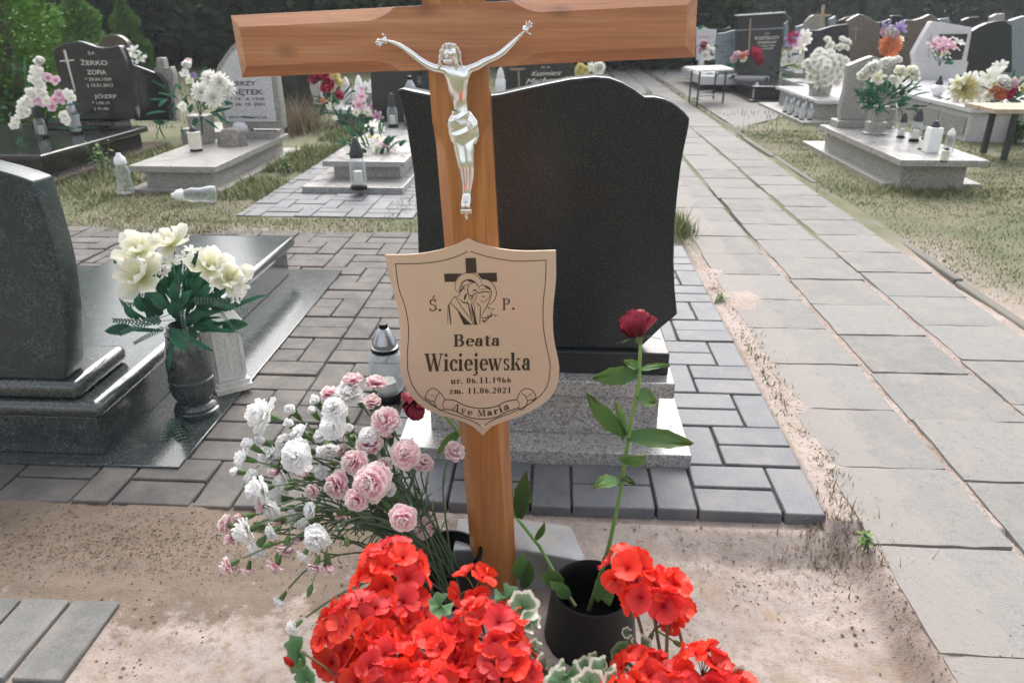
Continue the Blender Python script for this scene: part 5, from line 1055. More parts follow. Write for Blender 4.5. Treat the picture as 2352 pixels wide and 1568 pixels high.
arrangement('large white daisies with green leaves in the square stone vase', c + Vector((0, .07, .19)), [(483, 182, 5.1, 'daisy', 'fwhite', 40), (505, 190, 5.05, 'daisy', 'fwhite', 44), (522, 203, 5.1, 'daisy', 'fwhite', 38), (463, 212, 5.05, 'daisy', 'fwhite', 44), (490, 225, 5.0, 'daisy', 'fwhite', 46), (476, 205, 5.15, 'daisy', 'fwhite', 36), (430, 152, 5.25, 'rose', 'fwhite', 22), (425, 170, 5.2, 'orchid', 'fwhite', 24), (437, 186, 5.2, 'orchid', 'fcream', 22), (432, 142, 5.3, 'orchid', 'fpink', 18), (420, 245, 5.1, 'orchid', 'fwhite', 22), (445, 175, 5.2, 'star', 'fpurple', 16), (470, 185, 5.2, 'star', 'fpurple', 16)], 30, seed=6, gs=1.7)
lantern('cup', *Z1(1760, 1352), .1575, 50, 'small cream candle cup with dark lid on the grey slab')
lantern('globe', 561, 313, .1575, 62, 'round white ribbed lantern with black lid before the inscribed stone')
rk = thing('memorial_stone', 'ridged brown stone lump lying on the grey grave slab', 'stone', gz(525, 340, .1575)); c = gz(527, 338, .1575)
mb = MB(); vs_ = []
for j in range(9):
    for i in range(24):
        a = 2 * math.pi * i / 24; v = j / 8; rr_ = math.cos(v * 1.5) ** .6 * (1 + .10 * math.sin(a * 9 + v * 3) + .1 * noise.noise(Vector((math.cos(a) * 2, math.sin(a) * 2, v * 2))))
        vs_.append((c.x + .105 * rr_ * math.cos(a), c.y + .06 + .06 * rr_ * math.sin(a), c.z + .125 * math.sin(v * 1.5)))
part('stone', mb.add(vs_, [(j * 24 + i, j * 24 + (i + 1) % 24, (j + 1) * 24 + (i + 1) % 24, (j + 1) * 24 + i) for j in range(8) for i in range(24)] + [tuple(range(8 * 24, 9 * 24))]), M['rock'], rk, smooth=25)
lantern('lead', 291, 444, 0, 80, 'empty glass lantern with white lid standing on the grass beside the grey grave')
p = gz(425, 468, .02); ll = lantern('lead', 0, 0, 0, 60, 'fallen glass lantern with white lid lying in the grass', loc=(0, 0, 0), h=.25)
ll.location = gz(497, 446, .045); ll.rotation_euler = (R(88), R(0), R(-68))
# --- black stone with rough grey surround, and a round brown stone behind
g3 = thing('grave_monument', 'small black headstone framed by rough grey stone with a cross top, beside the black grave', 'gravestone', (-3.0, 6.6, 0))
stone(g3, Z1, [(1340, 1085), (1360, 640), (1400, 600), (1398, 520), (1460, 520), (1478, 615), (1530, 598), (1558, 680), (1555, 800), (1570, 930), (1585, 1085)], 6.66, .08, 'greyfar', 'surround', zmin=.10)
stone(g3, Z1, [(1205, 1085), (1190, 900), (1160, 700), (1150, 575), (1200, 585), (1330, 632), (1420, 668), (1480, 745), (1508, 900), (1528, 1075)], 6.6, .055, 'black', zmin=.12)
slab(g3, 'base', -3.25, -2.75, 6.45, 6.9, -.02, .118, M['greyfar'], .005)
g3b = thing('grave_monument', 'round-topped brown granite headstone behind the black one at the upper left', 'gravestone', (-4.7, 8.6, 0))
stone(g3b, Z1, [(870, 1000)] + [(1010 + 148 * math.cos(R(a)), 460 - 148 * math.sin(R(a))) for a in range(180, -1, -12)] + [(1165, 1000)], 8.6, .1, 'brown', zmin=-.02)
arrangement('white lilies lying on top of the small black headstone', gy(*Z1(1225, 600), 6.63), [(*Z1(1200, 465), 6.6, 'lily', 'fwhite', 26), (*Z1(1240, 530), 6.6, 'lily', 'fwhite', 28), (*Z1(1180, 568), 6.55, 'orchid', 'fwhite', 16)], 5, seed=3, gs=1.3)
# --- light grey granite tomb on the paved plot
g4 = thing('grave_monument', 'low light grey granite tomb on the small paved plot, left of the charcoal headstone', 'gravestone', (-1.25, 5.6, 0))
slab(g4, 'foundation_step', -1.60, -.95, 4.62, 6.75, -.03, .034, M['grey'], .003); slab(g4, 'base_block', -1.47, -1.02, 4.92, 6.6, .0342, .118, M['grey'], .003)
slab(g4, 'cover_slab', -1.52, -.975, 4.84, 6.72, .1182, .156, M['grey'], .004)
stone(g4, ident, [(858, 290), (854, 230), (850, 165), (900, 150), (985, 150), (1010, 290)], 6.74, .08, 'black', zmin=.0)
arrangement('pink lilies and cream flowers lying on the light grey tomb', gz(*Z2(1570, 1380), .17), [(*Z2(1555, 1130), 5.6, 'lily', 'fwhite', 36), (*Z2(1600, 1150), 5.5, 'lily', 'fwhite', 28), (*Z2(1462, 1262), 5.3, 'orchid', 'fcream', 24), (*Z2(1592, 1240), 5.3, 'orchid', 'fcream', 26), (*Z2(1650, 1255), 5.3, 'orchid', 'fcream', 24), (*Z2(1700, 1270), 5.3, 'star', 'fwhite', 20), (*Z2(1650, 1325), 5.15, 'lily', 'fpink', 46), (*Z2(1585, 1345), 5.15, 'orchid', 'fcream', 24), (*Z2(1530, 1230), 5.3, 'orchid', 'fyellow', 20), (*Z2(1740, 1300), 5.2, 'orchid', 'fwhite', 20), (*Z2(1310, 1310), 5.3, 'star', 'fwhite', 22)], 24, seed=8, gs=1.5)
lantern('clear', 825, 434, .034, 113, 'tall glass lantern with dark cone lid in front of the light grey tomb')
lantern('clear', *Z2(1730, 1140), .1565, 72, 'glass lantern with dark flower print at the far end of the light grey tomb')
lantern('glass', *Z2(1640, 1080), .1565, 86, 'tall clear lantern with grey lid at the back left of the light grey tomb')
lantern('glass', 0, 0, 0, 60, 'dark-lidded lantern peeping over the left shoulder of the charcoal headstone', loc=(gy(944, 240, 6.5).x, 6.5, .1565), h=.40)
# --- pale tomb with many candles behind
g5 = thing('grave_monument', 'pale stone tomb with scrolled side, crowded with white candles, under the left cross arm', 'gravestone', (-2.0, 8.0, 0))
slab(g5, 'cover_slab', -2.25, -1.25, 7.5, 8.7, .12, .17, M['pale'], .01); slab(g5, 'base_block', -2.2, -1.3, 7.56, 8.6, -.02, .1198, M['greyfar'], .01)
stone(g5, Z2, [(1025, 1040), (1020, 900), (985, 800), (980, 700), (1000, 600), (1060, 560), (1085, 620), (1050, 700), (1075, 820), (1095, 950), (1095, 1040)], 7.9, .08, 'pale', 'scroll', zmin=.17)
slab(g5, 'brown_box', gy(*Z2(1490, 950), 7.8).x, gy(*Z2(1600, 950), 7.8).x, 7.8, 7.95, .1702, .30, M['rock'], .01)
for k, (x, yb, yt, kd, lb) in enumerate(((1315, 850, 690, 'white', 'leftmost white candle of the row under the cross arm'), (1430, 850, 675, 'white', 'tallest white candle of the row under the cross arm'), (1490, 880, 730, 'lead', 'pinkish candle in the row under the cross arm'), (1540, 870, 710, 'white', 'fourth white candle, above the brown box'), (1380, 905, 800, 'cup', 'low cream candle in front of the row under the cross arm'))):
    b_ = gy(*Z2(x, yb), 8.0 + .1 * (k % 2)); b_.z = .1705; lantern(kd, 0, 0, .17, 1, lb, 'candles on the pale tomb', loc=b_, h=max(.1, gy(*Z2(x, yt), b_.y).z - .17))
lantern('glass', *Z2(1255, 1060), 0, 62, 'glass lantern among the grass left of the pink lilies')
arrangement('crimson and yellow roses on the pale tomb under the cross arm', gy(*Z2(1180, 960), 7.9), [(*Z2(1050, 722), 7.8, 'rose', 'fred', 36), (*Z2(1112, 700), 7.8, 'rose', 'fred', 34), (*Z2(1150, 768), 7.75, 'rose', 'fred', 32), (*Z2(1135, 808), 7.7, 'rose', 'fred', 30), (*Z2(1240, 862), 7.7, 'rose', 'fred', 24), (*Z2(1205, 700), 7.9, 'rose', 'fyellow', 30), (*Z2(1240, 760), 7.9, 'rose', 'fyellow', 26), (*Z2(1105, 900), 7.7, 'star', 'forange', 16)], 16, seed=10, gs=2)
arrangement('pink lilies in a dark pot behind the light grey tomb', gz(*Z2(1375, 1130), .04), [(*Z2(1430, 945), 6.8, 'lily', 'fpink', 32), (*Z2(1450, 870), 6.9, 'lily', 'fpink', 26), (*Z2(1400, 1010), 6.8, 'orchid', 'fcream', 20), (*Z2(1500, 1010), 6.8, 'orchid', 'fcream', 20), (*Z2(1585, 1050), 6.7, 'lily', 'fpink', 30), (*Z2(1545, 955), 6.8, 'orchid', 'fpink', 20), (*Z2(1450, 800), 7, 'orchid', 'fpink', 16), (*Z2(1160, 950), 7, 'star', 'fcream', 16), (*Z2(1210, 1060), 6.9, 'star', 'fwhite', 14)], 30, seed=12, gs=1.7)
g6 = thing('grave_monument', 'plain black headstone between the inscribed stone and the candle tomb', 'gravestone', (-3.0, 8.6, 0))
stone(g6, ident, [(648, 262), (640, 120), (722, 120), (728, 262)], 8.4, .1, 'black', zmin=0)
slab(g6, 'base', -3.35, -2.6, 8.2, 8.8, -.02, .1, M['black'], .01)
# --- black stone with italic name, seen between cross and charcoal headstone
g7 = thing('grave_monument', 'black headstone with italic name seen over the top of the charcoal headstone', 'gravestone', (-.3, 9.5, 0))
stone(g7, ident, [(1172, 262), (1162, 215), (1150, 160), (1152, 118), (1230, 108), (1318, 118), (1323, 262)], 9.5, .1, 'black', zmin=.0)
decal(g7, 'cross_inlay', Z3, [[(158, 640), (176, 640), (178, 800), (164, 800)], [(78, 612), (240, 612), (200, 632), (100, 632)]], 9.5, 'bronze')
wtext(g7, 'Ś.P.', Z3, 370, 460, 612, 594, 9.5, 'gold'); wtext(g7, 'Kazimierz', Z3, 280, 552, 682, 642, 9.5, 'gold', .01, .4, 672); wtext(g7, 'Machowski', Z3, 228, 640, 755, 708, 9.5, 'gold', .02, .4, 730)
lantern('white', 1150, 222, .12, 60, 'white lantern left of the black headstone with italic name')
arrangement('yellow-green and white flowers right of the black headstone with italic name', gz(1352, 185, .1), [(*Z3(720, 610), 9, 'daisy', 'fyellow', 24), (*Z3(770, 630), 9, 'daisy', 'fyellow', 22), (*Z3(820, 600), 9, 'lily', 'fwhite', 20), (*Z3(880, 620), 9, 'daisy', 'fwhite', 30), (*Z3(900, 600), 9, 'daisy', 'fwhite', 24), (*Z3(700, 650), 9, 'daisy', 'fyellow', 18)], 14, seed=14, gs=2)
# --- right side: stool
st = thing('stool', 'small white-topped stool with thin steel legs beside the path', 'stool', (1.85, 9.9, 0))
legs = [(1.70, 9.95), (1.72, 9.50), (2.09, 9.80), (2.07, 10.3)]; tz = .395
for x, y in legs: part('leg', MB().tube([(x, y, 0), (x, y, tz)], .011, 6), M['darkmetal'], st)
part('stretcher', MB().tube([(1.72, 9.5, .11), (2.09, 9.8, .11)], .006, 6), M['metal'], st); part('stretcher', MB().tube([(1.70, 9.95, .11), (2.07, 10.3, .11)], .006, 6), M['metal'], st)
top = [(1.66, 9.44), (2.16, 9.72), (2.14, 10.38), (1.62, 10.1)]
part('seat', MB().add([(x, y, z) for z in (tz, tz + .022) for x, y in top], [(3, 2, 1, 0), (4, 5, 6, 7)] + [(i, (i + 1) % 4, (i + 1) % 4 + 4, i + 4) for i in range(4)]), M['whitegloss'], st, bevel=.004)
pa = MB(); pa.add([(1.79, 7.6, .003), (2.75, 8.9, .003), (2.75, 15, .003), (1.79, 15, .003)], [(0, 1, 2, 3)]); struct('gravel_apron', pa, M['pathslab'], smooth=0)
# --- pale stone and blue-grey stone
g8 = thing('grave_monument', 'white headstone with red lettering just right of the cross arm end', 'gravestone', (2.4, 13, 0))
stone(g8, Z4, [(268, 760), (272, 350), (340, 332), (390, 352), (430, 372), (522, 376), (515, 560), (520, 760)], 13, .1, 'pale', zmin=0); wtext(g8, 'RODZINA', Z4, 290, 430, 480, 455, 13, 'fredink'); slab(g8, 'cover_slab', 2.05, 3.0, 11.2, 13.0, .1, .22, M['pale'], .01)
arrangement('white and dark pink flowers in front of the white headstone', gz(*Z4(350, 735), .22), [(*Z4(345, 570), 11.8, 'rose', 'fred', 18), (*Z4(330, 640), 11.8, 'rose', 'fpink', 20), (*Z4(380, 620), 11.8, 'daisy', 'fwhite', 24), (*Z4(410, 680), 11.8, 'daisy', 'fwhite', 26), (*Z4(450, 660), 11.8, 'daisy', 'fwhite', 24), (*Z4(380, 700), 11.7, 'daisy', 'fwhite', 22)], 8, seed=15, gs=2.2)
lantern('white', *Z4(320, 860), .1, 32, 'pale lantern on the stone behind the stool')
g9 = thing('grave_monument', 'narrow blue-grey headstone with sloping top behind the stool', 'gravestone', (2.5, 11.6, 0))
stone(g9, Z4, [(600, 1040), (545, 900), (510, 720), (522, 560), (535, 420), (580, 420), (640, 412), (700, 392), (772, 376), (765, 640), (755, 1040)], 11.6, .12, 'bluegrey', zmin=0)
# --- tall black monument
ga_ = thing('grave_monument', 'tall black monument with ledge lines and white lettering beside the path', 'gravestone', (2.9, 11.2, 0))
stone(ga_, Z4, [(785, 1000), (775, 620), (790, 215), (1370, 175), (1345, 560), (1308, 1000)], 11.3, .14, 'black', zmin=.12); stone(ga_, Z4, [(782, 206), (785, 190), (1392, 152), (1390, 168)], 11.26, .2, 'pale', 'cap', bev=.004)
stone(ga_, Z4, [(775, 392), (778, 378), (1366, 345), (1362, 362)], 11.275, .022, 'bluegrey', 'ledge', bev=.002); stone(ga_, Z4, [(918, 650), (938, 232), (958, 232), (938, 650)], 11.272, .026, 'bronze', 'cross_inlay', bev=.002)
for s, x0, x1, yb, yt in (('Ś.P.', 1130, 1185, 435, 415), ('RUSZTELUCY', 1000, 1305, 500, 462), ('STANISŁAW', 1030, 1270, 552, 522), ('* 5.05.1934', 1045, 1250, 590, 570), ('† 12.10.2009', 1050, 1230, 625, 605)): wtext(ga_, s, Z4, x0, x1, yb, yt, 11.3, 'gold', .015, 0, yb - 8)
slab(ga_, 'foundation', 2.45, 3.35, 9.9, 11.6, -.02, .035, M['black'], .006); slab(ga_, 'base_block', 2.55, 3.1, 10.1, 11.4, .0352, .155, M['black'], .006); slab(ga_, 'cover_slab', 2.5, 3.15, 10.02, 11.5, .1552, .19, M['black'], .008)
lantern('glass', *Z4(1000, 1265), 0, 40, 'glass lantern standing on the ground before the tall black monument')
arrangement('faded red and pink flowers with green leaves before the tall black monument', gz(*Z4(860, 930), .2), [(*Z4(1000, 690), 10.7, 'rose', 'fred', 28), (*Z4(1040, 770), 10.6, 'rose', 'fred', 22), (*Z4(960, 680), 10.7, 'rose', 'fred', 20), (*Z4(780, 700), 10.6, 'rose', 'fpink', 20), (*Z4(840, 700), 10.6, 'rose', 'forange', 16), (*Z4(730, 750), 10.6, 'rose', 'fpink', 18), (*Z4(900, 680), 10.7, 'rose', 'fpink', 16), (*Z4(860, 740), 10.6, 'orchid', 'fcream', 18)], 40, seed=17, gs=2.2)
an = thing('angel_figurine', 'beige praying angel figurine standing on the tall black monument slab', 'figurine', gz(*Z4(1095, 955), .19)); c = Vector(an.location); hh = .33
part('body', MB().lathe([(.07, 0), (.065, .02), (.05, .12), (.042, .18), (.05, .22), (.035, .255), (.018, .265), (.032, .285), (.034, .31), (.02, .335), (.002, .34)], 16, tuple(c)), M['rock'], an, smooth=60)
for s in (-1, 1): part('wing', MB().petal(Matrix.Translation(c + Vector((s * .02, .03, .1))) @ Matrix.Rotation(R(90 if s < 0 else 90), 4, 'Z') @ Matrix.Rotation(R(s * 35), 4, 'X'), .19, .08, 78, 15, .1, 0, 4, 6, (.5, 2)), M['rock'], an)
# --- tomb with bright slab, lanterns and bouquets right of the tall monument
gb_ = thing('grave_monument', 'dark headstone with wavy top behind the big white bouquet at the upper right', 'gravestone', (4.2, 11, 0))
stone(gb_, Z4, [(1635, 900), (1660, 600), (1688, 378), (1740, 385), (1800, 382), (1900, 352), (1970, 330), (2050, 318), (2110, 310), (2180, 300), (2200, 900)], 11.2, .12, 'charcoal', zmin=.1, bev=.012)
slab(gb_, 'cover_slab', 3.15, 4.3, 9.4, 11.1, .13, .20, M['pale'], .01); slab(gb_, 'base_block', 3.25, 4.2, 9.5, 11.1, -.02, .13, M['brown'], .01)
for x, yb, yt, kd, lb in ((1362, 790, 660, 'white', 'squat white lantern at the left of the bright slab, upper right'), (1420, 790, 700, 'clear', 'dark little lantern between white ones on the bright slab'), (1475, 790, 580, 'white', 'tall white vase-like lantern under the purple flowers'), (1530, 785, 690, 'glass', 'clear lantern beside the tall white vase-like lantern'), (1605, 800, 665, 'white', 'white cone lantern left of the big white bouquet')):
    b_ = gz(*Z4(x, yb), .2005); lantern(kd, 0, 0, 0, (yb - yt) / 3.136 * .574, lb, 'lanterns on the bright slab', loc=b_)
arrangement('purple, pink and white flowers above the lanterns right of the tall monument', gz(*Z4(1480, 640), .4), [(*Z4(1470, 480), 10.2, 'lily', 'fred', 24), (*Z4(1500, 540), 10.2, 'lily', 'fpink', 26), (*Z4(1440, 520), 10.2, 'lily', 'fpurple', 22), (*Z4(1600, 500), 10.3, 'lily', 'fwhite', 34), (*Z4(1640, 470), 10.3, 'lily', 'fwhite', 26), (*Z4(1580, 590), 10.3, 'lily', 'fcream', 24), (*Z4(1530, 440), 10.2, 'star', 'fpurple', 18)], 10, seed=18, gs=2)
ur = thing('stone_vase', 'grey granite urn with rim holding the big white bouquet', 'vase', gz(*Z4(1770, 1480), 0)); c = gz(*Z4(1765, 1470), .0)
part('body', MB().lathe([(.10, 0), (.10, .03), (.06, .05), (.065, .10), (.10, .16), (.115, .30), (.125, .33), (.12, .345), (.1, .34)], 24, tuple(c)), M['greyfar'], ur, smooth=45)
rb_ = random.Random(5); big = []
for k in range(30):
    a = k * 2.4; q = math.sqrt(k / 30); big.append((*Z4(1900 + 270 * q * math.cos(a), 860 + 215 * q * math.sin(a)), 8.4 - .25 * (1 - q), 'daisy', 'fwhite', 24))
for x, y in ((1910, 500), (1950, 560), (2100, 500), (2080, 590), (2170, 530), (1780, 665), (1870, 660), (1930, 600), (2140, 600), (2040, 610)): big.append((*Z4(x, y), 8.5, 'daisy', 'fwhite', 18))
arrangement('big round bouquet of white daisies in the grey urn at the upper right', c + Vector((0, 0, .33)), big, 14, seed=20, gs=1.6)
gc_ = thing('grave_monument', 'low grey tomb with pale top behind the row of glass lanterns', 'gravestone', (3.0, 8.8, 0))
slab(gc_, 'kerb', 2.50, 3.3, 7.9, 9.7, -.02, .03, M['greyfar'], .005); slab(gc_, 'base_block', 2.72, 3.25, 8.1, 9.6, .0302, .19, M['greyfar'], .005); slab(gc_, 'cover_slab', 2.67, 3.3, 8.02, 9.65, .1902, .225, M['pale'], .006)
for i in range(4):
    for j in range(2):
        x, y = 2.53 + .02 * i - 0, 8.0 + .26 * i + .0; p = Vector((2.545 + .085 * j + (i % 2) * .008, 8.08 + .21 * i, .0305))
        lantern('glass', 0, 0, 0, 1, ('nearest', 'second', 'third', 'farthest')[i] + ' lantern in the ' + ('front' if j == 0 else 'back') + ' row of glass lanterns on the kerb', 'row of glass lanterns on the kerb', loc=p, h=.18)
# --- light grey tomb at the right
gd = thing('grave_monument', 'light grey granite tomb with headstone and pale slab beside the grass at the right', 'gravestone', (2.5, 5.6, 0))
slab(gd, 'foundation', 2.16, 2.80, 5.0, 6.75, -.04, .02, M['greyfar'], .003); slab(gd, 'base_block', 2.235, 2.64, 4.93, 6.4, -.04, .1598, M['greyfar'], .003); slab(gd, 'cover_slab', 2.175, 2.712, 4.83, 6.42, .16, .202, M['grey'], .004)
slab(gd, 'plinth', 2.25, 2.68, 6.22, 6.41, .2022, .255, M['greyfar'], .004)
stone(gd, Z5, [(165, 1262), (165, 1130), (215, 960), (243, 800), (245, 690), (330, 652), (420, 615), (505, 588), (570, 612), (650, 640), (740, 652), (760, 800), (740, 1262)], 6.28, .09, 'greyfar', zmin=.2552)
decal(gd, 'cross_inlay', Z5, [[(418, 860), (432, 860), (384, 1118), (360, 1118)]], 6.28, 'pale')
ur2 = thing('stone_vase', 'turned grey granite vase on the tomb slab at the right', 'vase', gz(2007, 312, .202)); c = gz(2007, 308, .2025)
part('body', MB().lathe([(.085, 0), (.088, .012), (.075, .02), (.07, .05), (.078, .075), (.075, .09), (.055, .10), (.058, .14), (.072, .20), (.07, .205), (.05, .2)], 28, tuple(c)), M['greyfar'], ur2, smooth=40)
arrangement('white and mint roses with dense green leaves in the grey vase at the right', c + Vector((0, 0, .2)), [(*Z5(x, y), 5.7, k_, m_, s) for x, y, k_, m_, s in ((390, 800, 'rose', 'fcream', 24), (440, 770, 'lily', 'fwhite', 28), (490, 730, 'rose', 'fwhite', 34), (545, 810, 'lily', 'fcream', 30), (620, 690, 'rose', 'fwhite', 28), (650, 670, 'rose', 'fwhite', 24), (740, 650, 'rose', 'fwhite', 22), (772, 770, 'rose', 'fcream', 28), (890, 775, 'rose', 'fcream', 30), (920, 820, 'rose', 'fwhite', 24), (760, 862, 'lily', 'fwhite', 26), (700, 850, 'rose', 'fwhite', 22), (560, 860, 'rose', 'fwhite', 20), (520, 690, 'lily', 'fwhite', 22))], 90, seed=22, gs=1.35)
for x, yb, yt, kd, lb in ((685, 1330, 1120, 'lead', 'glass lantern with white lid just right of the grey turned vase'), (930, 1480, 1190, 'clear', 'clear glass lantern, left of the white ones on the right tomb'), (1095, 1590, 1320, 'box', 'square white lantern with dark knob on the right tomb'), (1275, 1610, 1390, 'lead', 'frosted lantern rightmost on the right tomb'), (1000, 1560, 1450, 'cup', 'short candle between the clear and square lanterns'), (1240, 1690, 1560, 'cup', 'short white candle nearest the edge of the right tomb'), (790, 1440, 1220, 'clear', 'dark glass lantern behind the clear one on the right tomb')):
    b_ = gz(*Z5(x, yb), .2025); lantern(kd, 0, 0, 0, (yb - yt) / 2.613 * .574, lb, 'lanterns on the right tomb', loc=b_)
# --- row of headstones at the upper right
def simple(label, f, pts, Y, mat, th=.12, z0=0, base=True):
    xs_ = [gy(*f(x, y), Y).x for x, y in pts]; t = thing('grave_monument', label, 'gravestone', ((min(xs_) + max(xs_)) / 2, Y, 0)); stone(t, f, pts, Y, th, mat, zmin=z0 + .08 if base else z0, bev=.014)
    if base: slab(t, 'base', min(xs_) - .05, max(xs_) + .05, Y - .1, Y + th + .1, -.02, z0 + .0798, M[mat], .01)
    return t
t = simple('dark brown wavy headstone with engraved line cross, behind the white bouquet', Z5, [(240, 700), (235, 222), (300, 180), (360, 150), (410, 160), (460, 188), (540, 236), (575, 236), (590, 700)], 12.2, 'brown'); decal(t, 'cross_inlay', Z5, [[(322, 270), (334, 270), (322, 420), (312, 420)], [(290, 300), (370, 300), (370, 310), (290, 310)]], 12.2, 'bronze')
simple('dark brown headstone with rising top behind the orange flowers', Z5, [(560, 720), (548, 238), (620, 228), (690, 202), (700, 165), (800, 165), (800, 720)], 12.8, 'charcoal')
simple('broad brown headstone with peak left of the pale leaning frame', Z5, [(770, 700), (800, 240), (850, 210), (930, 214), (1020, 190), (1100, 150), (1160, 185), (1200, 215), (1200, 700)], 12.2, 'brown')
t = thing('grave_monument', 'pale leaning stone frame around a square black panel at the upper right', 'gravestone', (4.7, 10, 0))
stone(t, Z5, [(930, 900), (940, 640), (925, 565), (1020, 390), (1120, 225), (1330, 255), (1540, 290), (1510, 480), (1480, 640), (1500, 650), (1440, 900)], 10, .12, 'pale', zmin=.0); stone(t, Z5, [(1240, 632), (1185, 362), (1495, 356), (1430, 628)], 9.99, .0098, 'black', 'dark_panel', bev=.001)
slab(t, 'cover_slab', 4.0, 5.2, 8.6, 9.95, .2, .28, M['pale'], .01); slab(t, 'base_block', 4.05, 5.15, 8.7, 9.95, -.02, .2, M['pale'], .01)
decal(t, 'cross_inlay', Z5, [[(1108, 350), (1116, 350), (1082, 610), (1074, 610)], [(1060, 408), (1150, 404), (1150, 411), (1060, 415)]], 10, 'bronze')
arrangement('pink and white lilies in front of the black panel of the pale frame', gy(*Z5(1190, 700), 9.6), [(*Z5(x, y), 9.6, 'lily', m_, s) for x, y, m_, s in ((1150, 480, 'fpink', 30), (1200, 450, 'fpink', 30), (1260, 450, 'fpink', 28), (1210, 530, 'fpink', 30), (1290, 500, 'fpink', 26), (1380, 450, 'fwhite', 24), (1345, 500, 'fpink', 22), (1180, 580, 'fcream', 24), (1250, 580, 'fcream', 22))], 8, seed=24, gs=2)
simple('dark headstone with rounded top right of the pale frame', Z5, [(1500, 760), (1540, 330), (1610, 285), (1700, 245), (1780, 224), (1865, 214), (1960, 262), (1960, 760)], 10.6, 'charcoal')
simple('blue-grey headstone at the right photo edge', Z5, [(1915, 800), (1940, 500), (1950, 216), (2020, 190), (2110, 165), (2110, 800)], 11.6, 'bluegrey')
t = simple('beige rough stone with a tall wooden cross behind it', Z4, [(1600, 520), (1640, 280), (1700, 210), (1760, 185), (1880, 190), (1890, 520)], 14, 'greyfar'); 
wc = thing('wooden_cross', 'small pale wooden cross far behind at the upper right', 'cross', gy(*Z4(1835, 500), 14.3)); 
p0, p1 = gy(*Z4(1810, 560), 13.8), gy(*Z4(1858, 66), 13.8); part('post', MB().box(p0.x, p1.x, 13.8, 13.86, .0, p1.z), M['palewood'] if 'palewood' in M else M['bronze'], wc, bevel=.004)
M['palewood'] = plain('weathered_pale_wood', (.42, .34, .25), .8, var=.15); wc.children[0].data.materials[0] = M['palewood']
p0, p1 = gy(*Z4(1735, 212), 13.77), gy(*Z4(1958, 182), 13.77); part('crossbar', MB().box(p0.x, p1.x, 13.77, 13.799, p0.z, p1.z), M['palewood'], wc, bevel=.004)
for k, (x0, x1, yt, Y, mat, lb) in enumerate(((1940, 2020, 200, 15.5, 'bluegrey', 'small grey headstone in the back row, right of the pale wooden cross'), (2060, 2160, 215, 15.5, 'black', 'black headstone in the back row behind the wavy one'), (2170, 2320, 175, 16.5, 'charcoal', 'dark headstone in the back row with slanting top'), (430, 540, 345, 15.5, 'charcoal', 'dark headstone in the back row behind the white one'), (560, 700, 335, 15.5, 'black', 'black headstone in the back row behind the blue-grey stone'), (1375, 1420, 262, 15.5, 'bluegrey', 'grey headstone peeping out right of the tall black monument'), (1520, 1650, 295, 14.5, 'bluegrey', 'blue-grey headstone behind the purple flowers'))):
    simple(lb, Z4, [(x0, 600), (x0, yt + 40), (x0 + (x1 - x0) * .4, yt + 30), (x1, yt), (x1 + 5, 600)], Y, mat)
for k, (x0, x1, yt, Y, mat, lb) in enumerate(((1440, 1620, 175, 14.5, 'charcoal', 'dark headstone with bright edge in the back row behind the pale frame'), (1150, 1300, 190, 14.5, 'bluegrey', 'grey headstone in the back row above the pale frame'), (1740, 1880, 140, 15, 'palestone', 'pale stone far back near the right photo edge'))):
    simple(lb, Z5, [(x0, 600), (x0, yt + 40), (x0 + (x1 - x0) * .4, yt + 10), (x1, yt), (x1 + 5, 600)], Y, mat if mat in M else 'greyfar')
arrangement('orange, pink and violet flowers before the brown headstones', gz(*Z5(690, 640), .3), [(*Z5(x, y), 10.9, k_, m_, s) for x, y, k_, m_, s in ((650, 460, 'daisy', 'forange', 34), (700, 430, 'daisy', 'forange', 34), (680, 520, 'daisy', 'forange', 36), (730, 490, 'daisy', 'forange', 30), (630, 520, 'daisy', 'forange', 28), (620, 350, 'rose', 'fpink', 22), (670, 330, 'rose', 'fwhite', 22), (720, 370, 'rose', 'fpink', 22), (650, 290, 'lily', 'fpurple', 24), (780, 300, 'lily', 'fpurple', 26), (790, 420, 'star', 'fcream', 16), (700, 590, 'star', 'fpink', 18))], 8, seed=26, gs=2)
# low pale tomb with wreaths and bench
ge = thing('grave_monument', 'long low pale concrete tomb with wreaths on it at the right', 'gravestone', (4.2, 7.6, 0))
slab(ge, 'base_block', 3.62, 4.9, 6.9, 8.4, -.02, .245, M['pale'], .01); slab(ge, 'rim', 3.59, 4.95, 6.86, 8.44, .2452, .29, M['pale'], .01)
for k in range(3): slab(ge, 'panel', 3.608, 3.6198, 6.95 + .5 * k, 7.40 + .5 * k, .05, .20, M['greyfar'], .002)
arrangement('white and yellow funeral wreath on the pale tomb at the right', gz(*Z5(1450, 1010), .3), [(*Z5(x, y), 7.4, k_, m_, s) for x, y, k_, m_, s in ((1450, 930, 'daisy', 'fyellow', 50), (1540, 860, 'lily', 'fwhite', 36), (1600, 880, 'lily', 'fwhite', 36), (1580, 960, 'lily', 'fwhite', 38), (1520, 1000, 'lily', 'fcream', 34), (1380, 870, 'lily', 'fcream', 30), (1650, 930, 'lily', 'fwhite', 34), (1400, 990, 'lily', 'fwhite', 30), (1620, 1020, 'lily', 'fwhite', 32), (1480, 820, 'star', 'fwhite', 26), (1330, 960, 'star', 'fwhite', 26), (1350, 1010, 'star', 'fwhite', 24))], 14, seed=28, gs=2)
